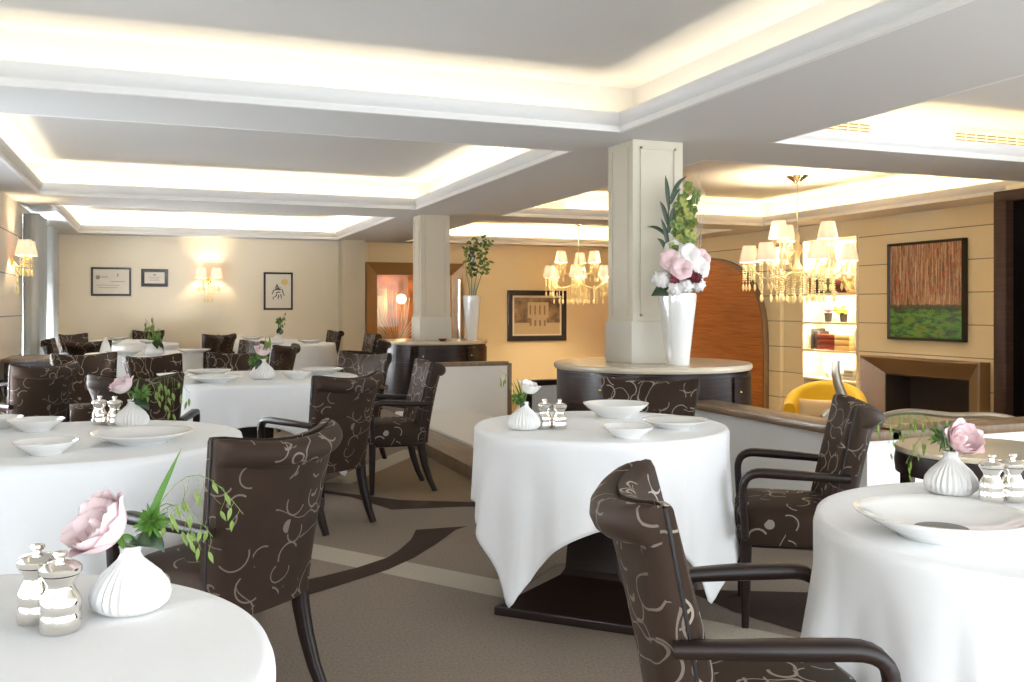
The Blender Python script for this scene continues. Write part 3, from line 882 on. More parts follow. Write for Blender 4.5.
def rose_petals(R0, seed):
    rnd = random.Random(seed); out = []; off = 0
    for k, r, fm, half, curl in ((3, 0.26, 2.35, 1.3, 0.0), (3, 0.42, 2.15, 1.15, 0.05), (4, 0.58, 1.98, 1.0, 0.12), (5, 0.74, 1.98, 1.0, 0.14), (5, 0.88, 1.86, 0.95, 0.18), (5, 0.98, 1.66, 0.92, 0.24)):
        for i in range(k):
            a = off + 2 * PI * i / k + rnd.uniform(-0.12, 0.12)
            out.append(petal(R0 * r, fm * rnd.uniform(0.95, 1.04), half, curl, a, R0 * 0.62 * (1 - r) * 0.55))
        off += 0.75
    return out
def leaf_geo(g, base, tip, width, bend=(0, 0, 0), n=6, mi=0, normal=None, fat_=False):
    b, t = Vector(base), Vector(tip); d = t - b; bend = Vector(bend)
    up = Vector(normal) if normal else Vector((0.2, -0.9, 0.4))
    side = d.cross(up)
    side = side.normalized() if side.length > 1e-6 else Vector((1, 0, 0))
    nn = side.cross(d).normalized()
    v = []; f = []
    for i in range(n + 1):
        s = i / n; p = b + d * s + bend * math.sin(PI * s); w = width * math.sin(PI * (0.06 + 0.94 * s) ** 0.8) ** (0.6 if fat_ else 1) if i < n else 0.0004
        w = max(abs(w), 0.0004)
        v += [p - side * w / 2, p + nn * w * 0.18, p + side * w / 2]
    for i in range(n):
        a = i * 3; f += [(a, a + 1, a + 4, a + 3), (a + 1, a + 2, a + 5, a + 4)]
    return g.add(v, f, mi)
def tilt_to(d):
    return Vector((0, 0, 1)).rotation_difference(Vector(d).normalized()).to_euler()
def rose(label, vase_loc, zneck, tilt, R0, mat, seed, detail=True, stem=0.05):
    """rose standing in a vase: stem in the neck, blossom tilted"""
    x, y, z = vase_loc; t = thing('rose', label, 'flower', (x, y, z + zneck - 0.03), group='single roses in bud vases')
    d = Vector(tilt).normalized(); top = Vector((0, 0, 0.03)) + d * stem
    obj('stem', tube([(0, 0, -0.03), (0, 0, 0.0), (0, 0, 0.028), top * 0.6 + Vector((0, 0, 0.012)), top], 0.0025, 6), M['stem'], t)
    rot = tilt_to(d)
    if detail:
        core = lathe([(0.0, R0 * 0.1), (R0 * 0.16, R0 * 0.3), (R0 * 0.2, R0 * 0.6), (R0 * 0.1, R0 * 1.0), (0.0, R0 * 1.05)], 14)
        b = obj('blossom', core, mat, t, top, rot)
        for v, f in rose_petals(R0, seed):
            p = obj('petal', G().add(v, f), mat, b, sharp=0)
    else:
        g = G()
        for v, f in rose_petals(R0, seed): g.add(v, f)
        obj('blossom', g, mat, t, top, rot, sharp=0)
    g = G(); rnd = random.Random(seed)
    for k in range(5):
        a = 2 * PI * k / 5
        leaf_geo(g, top, top + Vector((math.cos(a) * R0 * 0.7, math.sin(a) * R0 * 0.7, -R0 * 0.25)), R0 * 0.22, (0, 0, 0.004))
    obj('sepal', g, M['leaf'], t, sharp=0)
    return t
def sprig(label, vase_loc, zneck, blades, arches, tuft, seed, s=1.0):
    """greenery in a vase: straight blades, arching stalks with hanging oat-like leaves, a tuft and broad leaves"""
    rnd = random.Random(seed); x, y, z = vase_loc
    t = thing('greenery_sprig', label, 'foliage', (x, y, z + zneck - 0.03), group='green sprigs in bud vases')
    for tip, w in blades:
        g = G(); leaf_geo(g, (0.004, 0, 0.0), tip, w, (0, 0, 0.006), 8); obj('blade', g, M['leaf'], t, sharp=0)
    for tip, up, nl in arches:
        tip = Vector(tip); pts = []
        for i in range(11):
            q = i / 10; p = Vector((0, 0, 0.0)) + tip * q + Vector((0, 0, up * math.sin(PI * min(1, q * 1.0)) )); pts.append(p)
        o = obj('stalk', tube(pts, [0.0011 - 0.0006 * i / 10 for i in range(11)], 5), M['stem'], t)
        for k in range(nl):
            q = 0.42 + 0.58 * (k + 0.5) / nl; i = min(9, int(q * 10)); p = pts[i].lerp(pts[i + 1], q * 10 - i)
            dr = Vector((rnd.uniform(-0.012, 0.012), rnd.uniform(-0.012, 0.012), -rnd.uniform(0.004, 0.045) * s))
            p2 = p + dr
            g = tube([p, p.lerp(p2, 0.5) + Vector((0.003, 0, 0.002)), p2], 0.0004, 4)
            tip2 = p2 + Vector((rnd.uniform(-0.006, 0.010), rnd.uniform(-0.006, 0.006), -rnd.uniform(0.016, 0.024))) * s
            leaf_geo(g, p2, tip2, 0.0072 * s); leaf_geo(g, p2, tip2, 0.007 * s, normal=(0.9, 0.2, 0.1))
            obj('hanging_leaf', g, M['leaf_lime'], o, sharp=0)
    if tuft:
        c, r = tuft; g = G()
        for k in range(70):
            d = Vector((rnd.gauss(0, 1), rnd.gauss(0, 1), rnd.gauss(0, 0.9))).normalized()
            leaf_geo(g, Vector(c) + d * r * 0.2, Vector(c) + d * r * rnd.uniform(0.8, 1.1), r * 0.22, n=3)
        obj('tuft', g, M['leaf'], t, sharp=0)
        g = G(); leaf_geo(g, (0, 0, 0.03), Vector(c) + Vector((0.02, -0.01, -0.05)) * s, 0.03 * s, (0.01, 0, 0.012)); leaf_geo(g, (0, 0, 0.03), Vector(c) + Vector((0.0, -0.03, -0.03)) * s, 0.025 * s, (0, -0.005, 0.01))
        obj('broad_leaf', g, M['leaf_dark'], t, sharp=0)
    return t
# camera-right and away directions in the room
CR = Vector((math.cos(YAW), -math.sin(YAW), 0)); CF = Vector((math.sin(YAW), math.cos(YAW), 0))
def cv(r, u, f=0.0): return tuple(CR * r + CF * f + Vector((0, 0, u)))
# nearest table
v1 = (-0.04, 1.645, TZ)
bud_vase('ribbed white bud vase holding a pale pink rose, lower left table', v1, 0.93)
rose('large pale pink rose leaning left in the bud vase, lower left table', v1, 0.104, cv(-0.50, 0.62, -0.55), 0.054, M['rose_pink'], 3, True, 0.03)
sprig('green grass blade and hanging oat leaves beside the pink rose, lower left', v1, 0.112, [(cv(0.085, 0.185), 0.012)],
      [(cv(0.18, 0.07, 0.02), 0.10, 9), (cv(0.145, 0.045, -0.03), 0.07, 9), (cv(0.11, 0.01, 0.02), 0.085, 6)], (cv(0.035, 0.062), 0.030), 5)
# large left table
v2 = (-0.095, 4.17, TZ)
bud_vase('ribbed white bud vase at the back of the large left table', v2)
rose('pale pink rose in the bud vase of the large left table', v2, 0.112, cv(-0.35, 0.8, -0.4), 0.048, M['rose_pink'], 4, False, 0.045)
sprig('green sprig arching right from the vase on the large left table', v2, 0.112, [(cv(0.03, 0.13), 0.010)],
      [(cv(0.24, 0.06), 0.10, 12), (cv(0.18, 0.02, -0.02), 0.09, 12)], (cv(0.04, 0.06), 0.040), 6, 1.5)
# middle table
v4 = (1.40, 3.50, TZ)
bud_vase('ribbed white bud vase on the middle table', v4)
rose('white rose in the bud vase on the middle table', v4, 0.112, cv(0.3, 0.9, -0.2), 0.040, M['petal_white'], 7, False, 0.04)
sprig('green sprig leaning left beside the white rose, middle table', v4, 0.112, [(cv(-0.03, 0.13), 0.010), (cv(-0.045, 0.12), 0.010)],
      [(cv(-0.10, 0.16), 0.03, 6)], (cv(-0.03, 0.045), 0.03), 8, 1.2)
# lower right table
v5 = (1.985, 1.885, TZ)
bud_vase('ribbed white bud vase on the lower right table', v5)
rose('pale pink rose facing forward in the vase on the lower right table', v5, 0.112, cv(0.08, 0.55, -0.8), 0.046, M['rose_pink'], 9, True, 0.04)
sprig('green tuft and drooping oat stalks left of the rose, lower right table', v5, 0.112, [],
      [(cv(-0.17, 0.05), 0.11, 12), (cv(-0.13, 0.0, -0.02), 0.08, 10), (cv(-0.20, 0.09, 0.02), 0.08, 8)], (cv(-0.005, 0.07, 0.03), 0.045), 10)
# central table: glass vase with a few blooms
def glass_vase(label, loc):
    return tag(obj('glass_vase', lathe([(0.03, 0), (0.034, 0.004), (0.036, 0.08), (0.040, 0.14), (0.038, 0.141), (0.034, 0.08), (0.030, 0.01), (0.0, 0.01)], 32), M['glass'], None, loc), label, 'vase')
v3 = (0.69, 6.62, TZ)
bud_vase('ribbed white vase on the central table', v3, 1.25)
rose('blush rose low in the vase of the central table', v3, 0.14, cv(0.1, 0.8, -0.3), 0.055, M['rose_pink'], 11, False, 0.03)
sprig('tall loose green sprig in the vase of the central table', v3, 0.14, [(cv(0.02, 0.2), 0.012), (cv(-0.03, 0.16), 0.012)],
      [(cv(0.05, 0.20), 0.05, 12), (cv(-0.03, 0.15), 0.03, 10), (cv(0.02, 0.16), 0.02, 10)], (cv(-0.06, 0.02), 0.05), 12, 2.2)
v6 = (-0.02, 10.3, TZ)
bud_vase('ribbed white vase on the table behind the central one', v6, 1.4)
sprig('tall airy green sprig on the table behind the central one', v6, 0.155, [(cv(-0.02, 0.26), 0.014)],
      [(cv(-0.10, 0.26), 0.06, 12), (cv(-0.02, 0.30), 0.02, 12), (cv(0.05, 0.16), 0.05, 10)], (cv(0.03, 0.03), 0.06), 13, 2.8)
v8 = (1.55, 12.95, TZ)
bud_vase('ribbed white vase on the far table before the ink drawing', v8, 1.3)
sprig('green flowering sprig on the far table before the ink drawing', v8, 0.145, [(cv(0.02, 0.26), 0.014)],
      [(cv(0.10, 0.34), 0.03, 12), (cv(0.03, 0.28), 0.02, 12)], (cv(0.02, 0.2), 0.06), 14, 2.6)
# folded napkin
g = lathe([(0.055, 0), (0.05, 0.05), (0.03, 0.13), (0.006, 0.185), (0.0, 0.187)], 20, mod=lambda a, k: 1 + 0.12 * math.cos(4 * a))
tag(obj('napkin', g, M['linen'], None, (-0.50, 10.58, TZ)), 'white napkin folded into a cone standing on a table behind the patterned chair', 'napkin')

# ------------------------------------------------------------------ side furniture
t = thing('console_table', 'dark wooden console with brown top against the left pier', 'console', (-1.22, 10.9, 0))
obj('console_top', box(-0.24, 0.30, -0.42, 0.42, 0.70, 0.735, 0.006), M['ledge_wood'], t)
obj('apron', box(-0.21, 0.27, -0.39, 0.39, 0.60, 0.70), M['dark_wood'], t)
for x in (-0.19, 0.25):
    for y in (-0.37, 0.37): obj('leg', tube([(x, y, 0), (x, y, 0.60)], [0.7, 1], rect=(0.05, 0.05), up=(1, 0, 0)), M['dark_wood'], t)
t = thing('side_table', 'small round side table with pale marble top and dark apron at right', 'side table', (2.92, 2.64, 0))
obj('marble_top', lathe([(0.275, 0.695), (0.295, 0.70), (0.298, 0.71), (0.295, 0.72), (0, 0.722)], 56), M['marble'], t)
obj('apron', lathe([(0.27, 0.62), (0.295, 0.62), (0.30, 0.66), (0.295, 0.696), (0.27, 0.696), (0.27, 0.62)], 56), M['dark_wood'], t)
for k in range(4):
    a = R(20 + 90 * k); c, s = math.cos(a), math.sin(a)
    obj('leg', tube([(0.275 * c, 0.275 * s, 0.66), (0.28 * c, 0.28 * s, 0.45), (0.25 * c, 0.25 * s, 0.2), (0.26 * c, 0.26 * s, 0)], [1.1, 1, 0.75, 0.6], rect=(0.045, 0.045), up=(-s, c, 0)), M['dark_wood'], t)

# ------------------------------------------------------------------ pictures
def picture(label, cx, cz, w, h, b, d, mat_in, at, rz=0, name='framed_picture'):
    t = thing(name, label, 'picture', at, rz)
    obj('frame', frame(w, h, b, d), M['black'], t, (0, 0, 0))
    p = obj('print', box(-w / 2 + b * 0.8, w / 2 - b * 0.8, -0.010, -0.002, -h / 2 + b * 0.8, h / 2 - b * 0.8), mat_in, t)
    return t, p
WY = FARY - 0.002
t, p = picture('larger framed certificate with small dark seal, far wall left', 0, 0, 0.61, 0.47, 0.032, 0.025, M['paper'], (-0.70, WY, 1.685), name='framed_certificate')
obj('seal', lathe([(0.035, 0), (0.033, 0.003), (0, 0.003)], 20), M['grey_ink'], p, (-0.2, -0.010, 0.07), (PI / 2, 0, 0))
g = G()
for (x, z, w, h) in ((-0.10, 0.075, 0.10, 0.012), (0.10, 0.11, 0.02, 0.05), (0.10, 0.0, 0.22, 0.008), (-0.05, -0.06, 0.36, 0.006), (-0.05, -0.10, 0.3, 0.006)): box(x - w / 2, x + w / 2, -0.0115, -0.010, z - h / 2, z + h / 2, g=g)
obj('faint_writing', g, M['grey_ink'], p)
t, p = picture('small framed certificate with wide dark frame, far wall', 0, 0, 0.42, 0.295, 0.052, 0.025, M['paper'], (-0.03, WY, 1.755), name='framed_certificate')
g = G()
for (x, z, w, h) in ((0, 0.05, 0.05, 0.02), (0, 0.01, 0.18, 0.006), (0, -0.02, 0.14, 0.006), (0, -0.045, 0.16, 0.006)): box(x - w / 2, x + w / 2, -0.0115, -0.010, z - h / 2, z + h / 2, g=g)
obj('faint_writing', g, M['grey_ink'], p)
t, p = picture('framed black ink drawing with yellow blot on far wall', 0, 0, 0.50, 0.66, 0.032, 0.025, M['paper'], (2.0, WY, 1.545))
g = G(); rnd = random.Random(21)
for (a, b, c, d) in ((-0.02, 0.12, -0.05, 0.03), (-0.02, 0.12, 0.02, 0.02), (-0.09, 0.02, 0.07, 0.03), (-0.09, 0.02, -0.10, -0.07), (0.07, 0.03, 0.10, -0.08), (-0.05, -0.03, 0.04, -0.02), (-0.06, -0.1, -0.02, -0.04), (0.0, -0.06, 0.0, -0.15), (-0.09, -0.10, -0.08, -0.15), (0.04, -0.05, 0.06, -0.13), (-0.04, 0.05, 0.04, 0.05)):
    pts = [(a + (c - a) * q + rnd.uniform(-.01, .01), -0.0105, b + (d - b) * q + rnd.uniform(-.01, .01)) for q in (0, 0.33, 0.66, 1)]
    tube(pts, [0.005, 0.009, 0.007, 0.004], 5, g=g)
obj('ink_strokes', g, M['ink'], p)
obj('yellow_blot', ball((0, 0, 0), 0.05, 14, 6, sq=(1.2, 0.04, 1)), M['yellow_ink'], p, (0.11, -0.0105, 0.16))

def bw_photo():
    t = NT('sepia_photograph'); co = t.coord()
    s = t.node('ShaderNodeSeparateXYZ'); t.link(co, s.inputs[0])
    n = t.noise(t.mapping(co, (3, 3, 3)), 2.0, 4)
    n2 = t.noise(t.mapping(co, (9, 1, 3)), 2.0, 2)
    c = t.ramp(n.outputs[0], [(0.3, rgb(70, 54, 40)), (0.7, rgb(168, 146, 116))])
    return t, s, c, n2
t_, s_, c_, n2_ = bw_photo()
zlow = t_.math('LESS_THAN', s_.outputs[2], -0.14)
c_ = t_.mix(zlow, c_, rgb(206, 186, 150)); t_.base(c_); t_.set(0.3)
M['photo_dark'] = t_.m
M['photo_light'] = plain('sepia_light', rgb(214, 194, 158), 0.4, var=0.2, scale=30)
M['photo_mid'] = plain('sepia_mid', rgb(150, 126, 96), 0.4, var=0.3, scale=20)
t, p = picture('framed sepia photograph of a large building, gold lounge wall', 0, 0, 1.24, 0.98, 0.10, 0.04, M['paper'], (6.93, WY, 1.10), name='framed_photograph')
ph = obj('photograph', box(-0.48, 0.48, -0.014, -0.010, -0.36, 0.35), M['photo_dark'], p)
g = G(); box(-0.2, 0.24, -0.0155, -0.014, -0.05, 0.26, g=g); box(-0.12, 0.2, -0.016, -0.014, -0.26, -0.05, g=g)
obj('pale_facade', g, M['photo_light'], ph)
g = G()
for k in range(4): box(-0.16 + 0.1 * k, -0.12 + 0.1 * k, -0.0165, -0.0155, -0.2, -0.09, g=g); box(-0.16 + 0.1 * k, -0.13 + 0.1 * k, -0.0165, -0.0155, 0.02, 0.2, g=g)
obj('facade_openings', g, M['photo_mid'], ph)

def painting_mat():
    t = NT('abstract_painting'); co = t.coord(); s = t.node('ShaderNodeSeparateXYZ'); t.link(co, s.inputs[0])
    v = t.noise(t.mapping(co, (13, 1, 1.3)), 2.0, 5, 0.75)
    w = t.noise(t.mapping(co, (6, 1, 6)), 2.0, 3, 0.6)
    up = t.ramp(v.outputs[0], [(0.36, rgb(36, 22, 18)), (0.44, rgb(120, 62, 40)), (0.50, rgb(176, 142, 104)), (0.55, rgb(96, 52, 36)), (0.62, rgb(206, 182, 146)), (0.70, rgb(120, 60, 40))])
    red = t.ramp(w.outputs[0], [(0.52, (0, 0, 0, 1)), (0.60, (1, 1, 1, 1))])
    up = t.mix(t.math('MULTIPLY', red, 0.5), up, rgb(168, 62, 38))
    dr = t.noise(t.mapping(co, (34, 1, 1.0)), 2.0, 3, 0.6)
    up = t.mix(t.ramp(dr.outputs[0], [(0.56, (0, 0, 0, 1)), (0.61, (0.85, 0.85, 0.85, 1))]), up, rgb(216, 196, 160))
    up = t.mix(t.ramp(dr.outputs[0], [(0.37, (0.9, 0.9, 0.9, 1)), (0.43, (0, 0, 0, 1))]), up, rgb(38, 22, 16))
    h = t.noise(t.mapping(co, (3, 1, 9)), 2.0, 5, 0.75)
    lo = t.ramp(h.outputs[0], [(0.40, rgb(24, 20, 12)), (0.47, rgb(44, 92, 26)), (0.55, rgb(74, 134, 40)), (0.63, rgb(120, 100, 40)), (0.70, rgb(36, 26, 16))])
    e = t.math('ADD', s.outputs[2], t.math('MULTIPLY', t.math('SUBTRACT', w.outputs[0], 0.5), 0.06))
    m = t.math('GREATER_THAN', e, -0.19)
    c = t.mix(m, lo, up)
    bandd = t.math('LESS_THAN', t.math('ABSOLUTE', t.math('ADD', e, 0.2)), 0.03)
    c = t.mix(t.math('MULTIPLY', bandd, 0.7), c, rgb(44, 20, 20))
    t.base(c); t.set(0.5); return t.m
t = thing('painting', 'large abstract painting of red streaks above a green band, over the fireplace', 'painting', (8.896, 8.80, 1.46), -PI / 2)
obj('frame', frame(1.20, 1.23, 0.035, 0.09), M['black'], t)
obj('canvas', box(-0.575, 0.575, -0.06, -0.01, -0.59, 0.59), painting_mat(), t)

# ------------------------------------------------------------------ fireplace
t = thing('fireplace', 'bronze brown surround fireplace with dark firebox under the painting', 'fireplace', (8.9, 8.85, 0), -PI / 2)
W, Hh, wi, hi = 0.96, 0.625, 0.67, 0.40
def fpframe(g, w0, h0, y0, w1, h1, y1, zb):
    A = [(-w0, y0, zb), (-w0, y0, h0), (w0, y0, h0), (w0, y0, zb)]; B = [(-w1, y1, zb), (-w1, y1, h1), (w1, y1, h1), (w1, y1, zb)]
    return g.add(A + B, [(i, i + 1, 5 + i, 4 + i) for i in range(3)])
g = G(); fpframe(g, W, Hh, 0.0, W, Hh, -0.16, LZ); fpframe(g, W, Hh, -0.16, W - 0.02, Hh - 0.02, -0.17, LZ); fpframe(g, W - 0.02, Hh - 0.02, -0.17, wi, hi, -0.004, LZ)
obj('surround', g, M['bronze_dark'], t, sharp=20)
g = G(); box(-wi, wi, 0.40, 0.42, LZ, hi, g=g); box(-wi, -wi + 0.02, -0.005, 0.40, LZ, hi, g=g); box(wi - 0.02, wi, -0.005, 0.40, LZ, hi, g=g); box(-wi, wi, -0.005, 0.40, hi - 0.02, hi, g=g); box(-wi, wi, -0.005, 0.40, LZ, LZ + 0.02, g=g)
obj('firebox', g, M['soot'], t)
obj('hearth', box(-W, W, -0.35, -0.05, LZ, LZ + 0.05, 0.008), M['bronze_dark'], t)

# ------------------------------------------------------------------ lit bookshelf in the niche
t = thing('bookshelf', 'white lit bookshelf niche beside the fireplace wall painting', 'bookshelf', (8.9, 10.6, 0), -PI / 2)
hw_ = (NY1 - NY0) / 2
SZ = [0.24, 0.65, 1.05, 1.46]
obj('back_panel', box(-hw_, hw_, 0.33, 0.348, NZ0, NZ1), M['shelf_white'], t)
for s in (-1, 1): obj('side_panel', box(s * hw_ - 0.02, s * hw_ + 0.02, -0.015, 0.345, NZ0, NZ1, 0.003), M['shelf_white'], t)
obj('top_rail', box(-hw_, hw_, -0.015, 0.345, NZ1 - 0.03, NZ1), M['shelf_white'], t)
for z in SZ:
    obj('shelf', box(-hw_ + 0.02, hw_ - 0.02, -0.01, 0.345, z - 0.03, z, 0.003), M['shelf_white'], t)
for z in (0.62, 1.02, 1.43, 2.23):
    area_light('shelf_led', (8.93, 10.6, z - 0.005), (0, R(-18), 0), 0.05, 1.0, 6.5, (1, 0.83, 0.52))
def onshelf(u, dep, z): return (8.9 + dep, 10.6 - u, z)      # u to the right as seen
def block(name, label, cat, u, dep, z, w, d, h, mat, lean=0, group=None, bev=0.003):
    o = obj(name, box(-w / 2, w / 2, -d / 2, d / 2, 0, h, bev), mat, None, onshelf(u, dep, z), (0, R(lean), -PI / 2)); return tag(o, label, cat, group)
for k in range(2): block('book', ('outermost dark upright book left of the red book stack', 'dark upright book touching the red book stack')[k], 'book', -0.42 + 0.085 * k, 0.15, SZ[1], 0.07, 0.2, 0.30 - 0.04 * k, M['book_dark'], 0, 'books in the lit bookshelf')
for k in range(3):
    block('book', ['bottom', 'middle', 'top'][k] + ' dark red book of the lying stack on the lit shelf', 'book', -0.12, 0.14, SZ[1] + 0.075 * k, 0.36, 0.22, 0.07, M['book_red'], 0, 'books in the lit bookshelf')
    block('book', ['bottom', 'middle', 'top'][k] + ' cream book of the lying stack beside the red books', 'book', 0.22, 0.14, SZ[1] + 0.075 * k, 0.30, 0.22, 0.07, M['book_cream'], 0, 'books in the lit bookshelf')
g = G(); tor = []
for j in range(25):
    a = 2 * PI * j / 24; tor.append((0.10 * math.cos(a), 0, 0.17 + 0.165 * math.sin(a)))
tube(tor, 0.022, 10, g=g); tag(obj('ring_sculpture', g, M['grey_ink'], None, onshelf(0.46, 0.12, SZ[1] - 0.012 + 0.02), (0, 0, -PI / 2)), 'oval grey ring ornament at the right end of the red book shelf', 'ornament')
for k, (u, mt, nm) in enumerate(((-0.19, 'pink_flower', 'pink'), (0.13, 'yellow_flower', 'yellow'))):
    p = tag(obj('flower_pot', lathe([(0.045, 0), (0.06, 0.13), (0.055, 0.13), (0.04, 0.02), (0, 0.02)], 20), M['book_dark'], None, onshelf(u, 0.14, SZ[2])), 'small dark pot with %s blooms on the lit shelf' % nm, 'pot', 'potted blooms on the lit shelf')
    g = G(); rnd = random.Random(k)
    for i in range(9): ball((rnd.uniform(-.06, .06) - (0.06 if k else 0), rnd.uniform(-.05, .05), 0.17 + rnd.uniform(-.03, .05)), 0.034, 8, 6, g=g)
    obj('blooms', g, M[mt], p)
block('card_box', 'pale blue box standing right of the potted blooms', 'box', 0.36, 0.14, SZ[2], 0.12, 0.06, 0.2, M['pale_blue'])
tag(obj('vase', lathe([(0.05, 0), (0.075, 0.05), (0.08, 0.1), (0.05, 0.17), (0.03, 0.21), (0.035, 0.23), (0.03, 0.23), (0.0, 0.2)], 24), M['vase_matte'], None, onshelf(-0.15, 0.14, SZ[0])), 'cream vase alone on the lowest lit shelf', 'vase')
for k in range(3): block('book', ['lowest', 'second', 'topmost'][k] + ' pale book of the small stack on the lowest lit shelf', 'book', 0.28 + 0.03 * k, 0.14, SZ[0] + 0.052 * k, 0.30 - 0.05 * k, 0.2, 0.048, M['grey_ink'], 0, 'books in the lit bookshelf')
block('book', 'brown red book standing on the top lit shelf, outer left', 'book', -0.47, 0.14, SZ[3], 0.07, 0.2, 0.27, M['book_red'], 0, 'books in the lit bookshelf')
block('book', 'red brown book standing second on the top lit shelf', 'book', -0.39, 0.14, SZ[3], 0.06, 0.2, 0.24, M['terracotta'], 0, 'books in the lit bookshelf')
block('book', 'dark green book beside the red ones on the top lit shelf', 'book', -0.28, 0.14, SZ[3], 0.08, 0.2, 0.22, M['leaf_dark'], 0, 'books in the lit bookshelf')
tag(obj('jar', lathe([(0.07, 0), (0.13, 0.05), (0.15, 0.12), (0.12, 0.19), (0.05, 0.23), (0.02, 0.24), (0.022, 0.26), (0, 0.265)], 28), M['terracotta'], None, onshelf(0.12, 0.15, SZ[3])), 'round brown ceramic jar on the top lit shelf', 'jar')
block('book', 'tan book leaning against the brown jar on the top lit shelf', 'book', 0.33, 0.14, SZ[3] + 0.01, 0.06, 0.18, 0.26, M['book_cream'], -38, 'books in the lit bookshelf')

# ------------------------------------------------------------------ arched wooden door on the lounge wall
def arch_outline(yc, a, zb, zc, zt, n=40, e=3.0):
    pts = [(yc - a, zb)]
    for i in range(n + 1):
        q = -1 + 2 * i / n; y = math.sin(q * PI / 2)
        pts.append((yc + a * y, zc + (zt - zc) * (1 - abs(y) ** e) ** (1 / e)))
    pts.append((yc + a, zb)); return pts
def arch_slab(pts, x0, x1):
    n = len(pts); v = [(x0, y, z) for y, z in pts] + [(x1, y, z) for y, z in pts]
    return G().add(v, [tuple(range(n)), tuple(range(n, 2 * n))[::-1]] + [(i, (i + 1) % n, n + (i + 1) % n, n + i) for i in range(n)])
t = thing('arched_door', 'wide round-topped brown wooden door panel with horizontal grain, lounge wall', 'door')
o = arch_outline(14.22, 2.32, LZ, 0.5, 2.12); i_ = arch_outline(14.22, 2.28, LZ, 0.5, 2.085)
obj('panel', arch_slab(i_, 8.77, 8.84), M['arch_wood'], t)
g = G(); n = len(o); v = [(8.838, y, z) for y, z in o] + [(8.75, y, z) for y, z in o] + [(8.75, y, z) for y, z in i_] + [(8.838, y, z) for y, z in i_]; f = []
for k in range(n - 1):
    for q in range(4): f.append((q * n + k, q * n + k + 1, ((q + 1) % 4) * n + k + 1, ((q + 1) % 4) * n + k))
g.add(v, f); obj('rim', g, M['bronze_dark'], t)
obj('handle', tube([(8.77, 16.1, 0.6), (8.72, 16.1, 0.62), (8.72, 16.1, 0.95), (8.77, 16.1, 0.97)], 0.015, 8), M['chrome'], t)

# dark doorway at the right picture edge
t = thing('dark_portal', 'tall dark brown doorway with near black opening at right edge', 'doorway')
g = G(); PX0 = 7.62
box(PX0, PX0 + 0.16, 6.58, 6.72, LZ, 2.28, 0.004, g=g); box(PX0, PX0 + 0.16, 4.2, 6.72, 2.28, 2.38, 0.004, g=g); box(PX0, PX0 + 0.16, 4.2, 4.34, LZ, 2.28, 0.004, g=g)
obj('frame', g, wood('portal_wood', rgb(50, 32, 22), rgb(74, 48, 33), 0.6, 2, spec=0.2), t)
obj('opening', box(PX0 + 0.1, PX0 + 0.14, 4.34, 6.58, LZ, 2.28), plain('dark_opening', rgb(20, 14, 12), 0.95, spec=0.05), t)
obj('return_wall', box(PX0 + 0.16, 8.9, 4.2, 6.72, LZ, S), M['wall_panel'], t)

# ------------------------------------------------------------------ wine room seen through the bronze frame on the far wall
t = thing('bronze_portal', 'wide bronze framed glazed opening to a glowing amber room', 'opening')
fw = 0.20
g = G()
def bevel_frame(g, x0, x1, z0, z1, b, y0, d):
    O = [(x0, z0), (x1, z0), (x1, z1), (x0, z1)]; I = [(x0 + b, z0), (x1 - b, z0), (x1 - b, z1 - b), (x0 + b, z1 - b)]
    v = [(x, y0, z) for x, z in O] + [(x, y0 - d, z) for x, z in O] + [(x, y0 - d * 0.25, z) for x, z in I] + [(x, y0 + 0.05, z) for x, z in I]
    f = []
    for k in (1, 2, 3):
        k2 = (k + 1) % 4
        for q in range(3): f.append((q * 4 + k, q * 4 + k2, (q + 1) * 4 + k2, (q + 1) * 4 + k))
    return g.add(v, f)
bevel_frame(g, AX0 - 0.2, AX1 + 0.2, LZ, AZ + 0.15, 0.22, FARY, 0.14)
obj('frame', g, M['bronze'], t, sharp=15)
obj('glazing', box(AX0, AX1, FARY + 0.03, FARY + 0.036, LZ, AZ), M['glass'], t)
def amber():
    q = NT('amber_wall'); co = q.coord(); n = q.noise(co, 2.5, 3); q.base(q.ramp(n.outputs[0], [(0.35, rgb(84, 46, 16)), (0.65, rgb(180, 110, 44))])); q.set(0.4); return q.m
M['amber'] = amber()
g = G(); box(AX0 - 0.3, AX1 + 0.3, 18.0, 18.1, LZ, 2.5, g=g); box(AX0 - 0.4, AX0 - 0.3, FARY + 0.3, 18.1, LZ, 2.5, g=g); box(AX1 + 0.3, AX1 + 0.4, FARY + 0.3, 18.1, LZ, 2.5, g=g)
box(AX0 - 0.4, AX1 + 0.4, FARY + 0.3, 18.1, 2.4, 2.5, g=g); box(AX0 - 0.4, AX1 + 0.4, FARY + 0.3, 18.1, LZ - 0.1, LZ, g=g)
struct('wall_alcove', g, M['amber'])
lt = thing('globe_lamp', 'glowing globe lamp inside the amber room behind the bronze frame', 'lamp', (4.36, 17.2, 0))
obj('globe', ball((0, 0, 1.42), 0.09, 20, 12), emis('globe_glow', (1.0, 0.66, 0.30, 1), 60), lt); obj('stand', lathe([(0.10, LZ), (0.10, LZ + 0.02), (0.012, LZ + 0.04), (0.012, 1.34), (0, 1.34)], 16), M['brass'], lt)
t = thing('reed_display', 'fan of pale sticks standing in a vessel behind the bronze frame', 'decoration', (4.25, 17.15, 0.30), group=None)
obj('vessel', lathe([(0.10, 0.0), (0.12, 0.2), (0.10, 0.38), (0.09, 0.38), (0.08, 0.05), (0, 0.05)], 24), M['dark_wood'], t, (0, 0, LZ + 0.30))
obj('stand', lathe([(0.14, LZ - 0.30), (0.14, LZ + 0.30), (0, LZ + 0.30)], 24), M['dark_wood'], t)
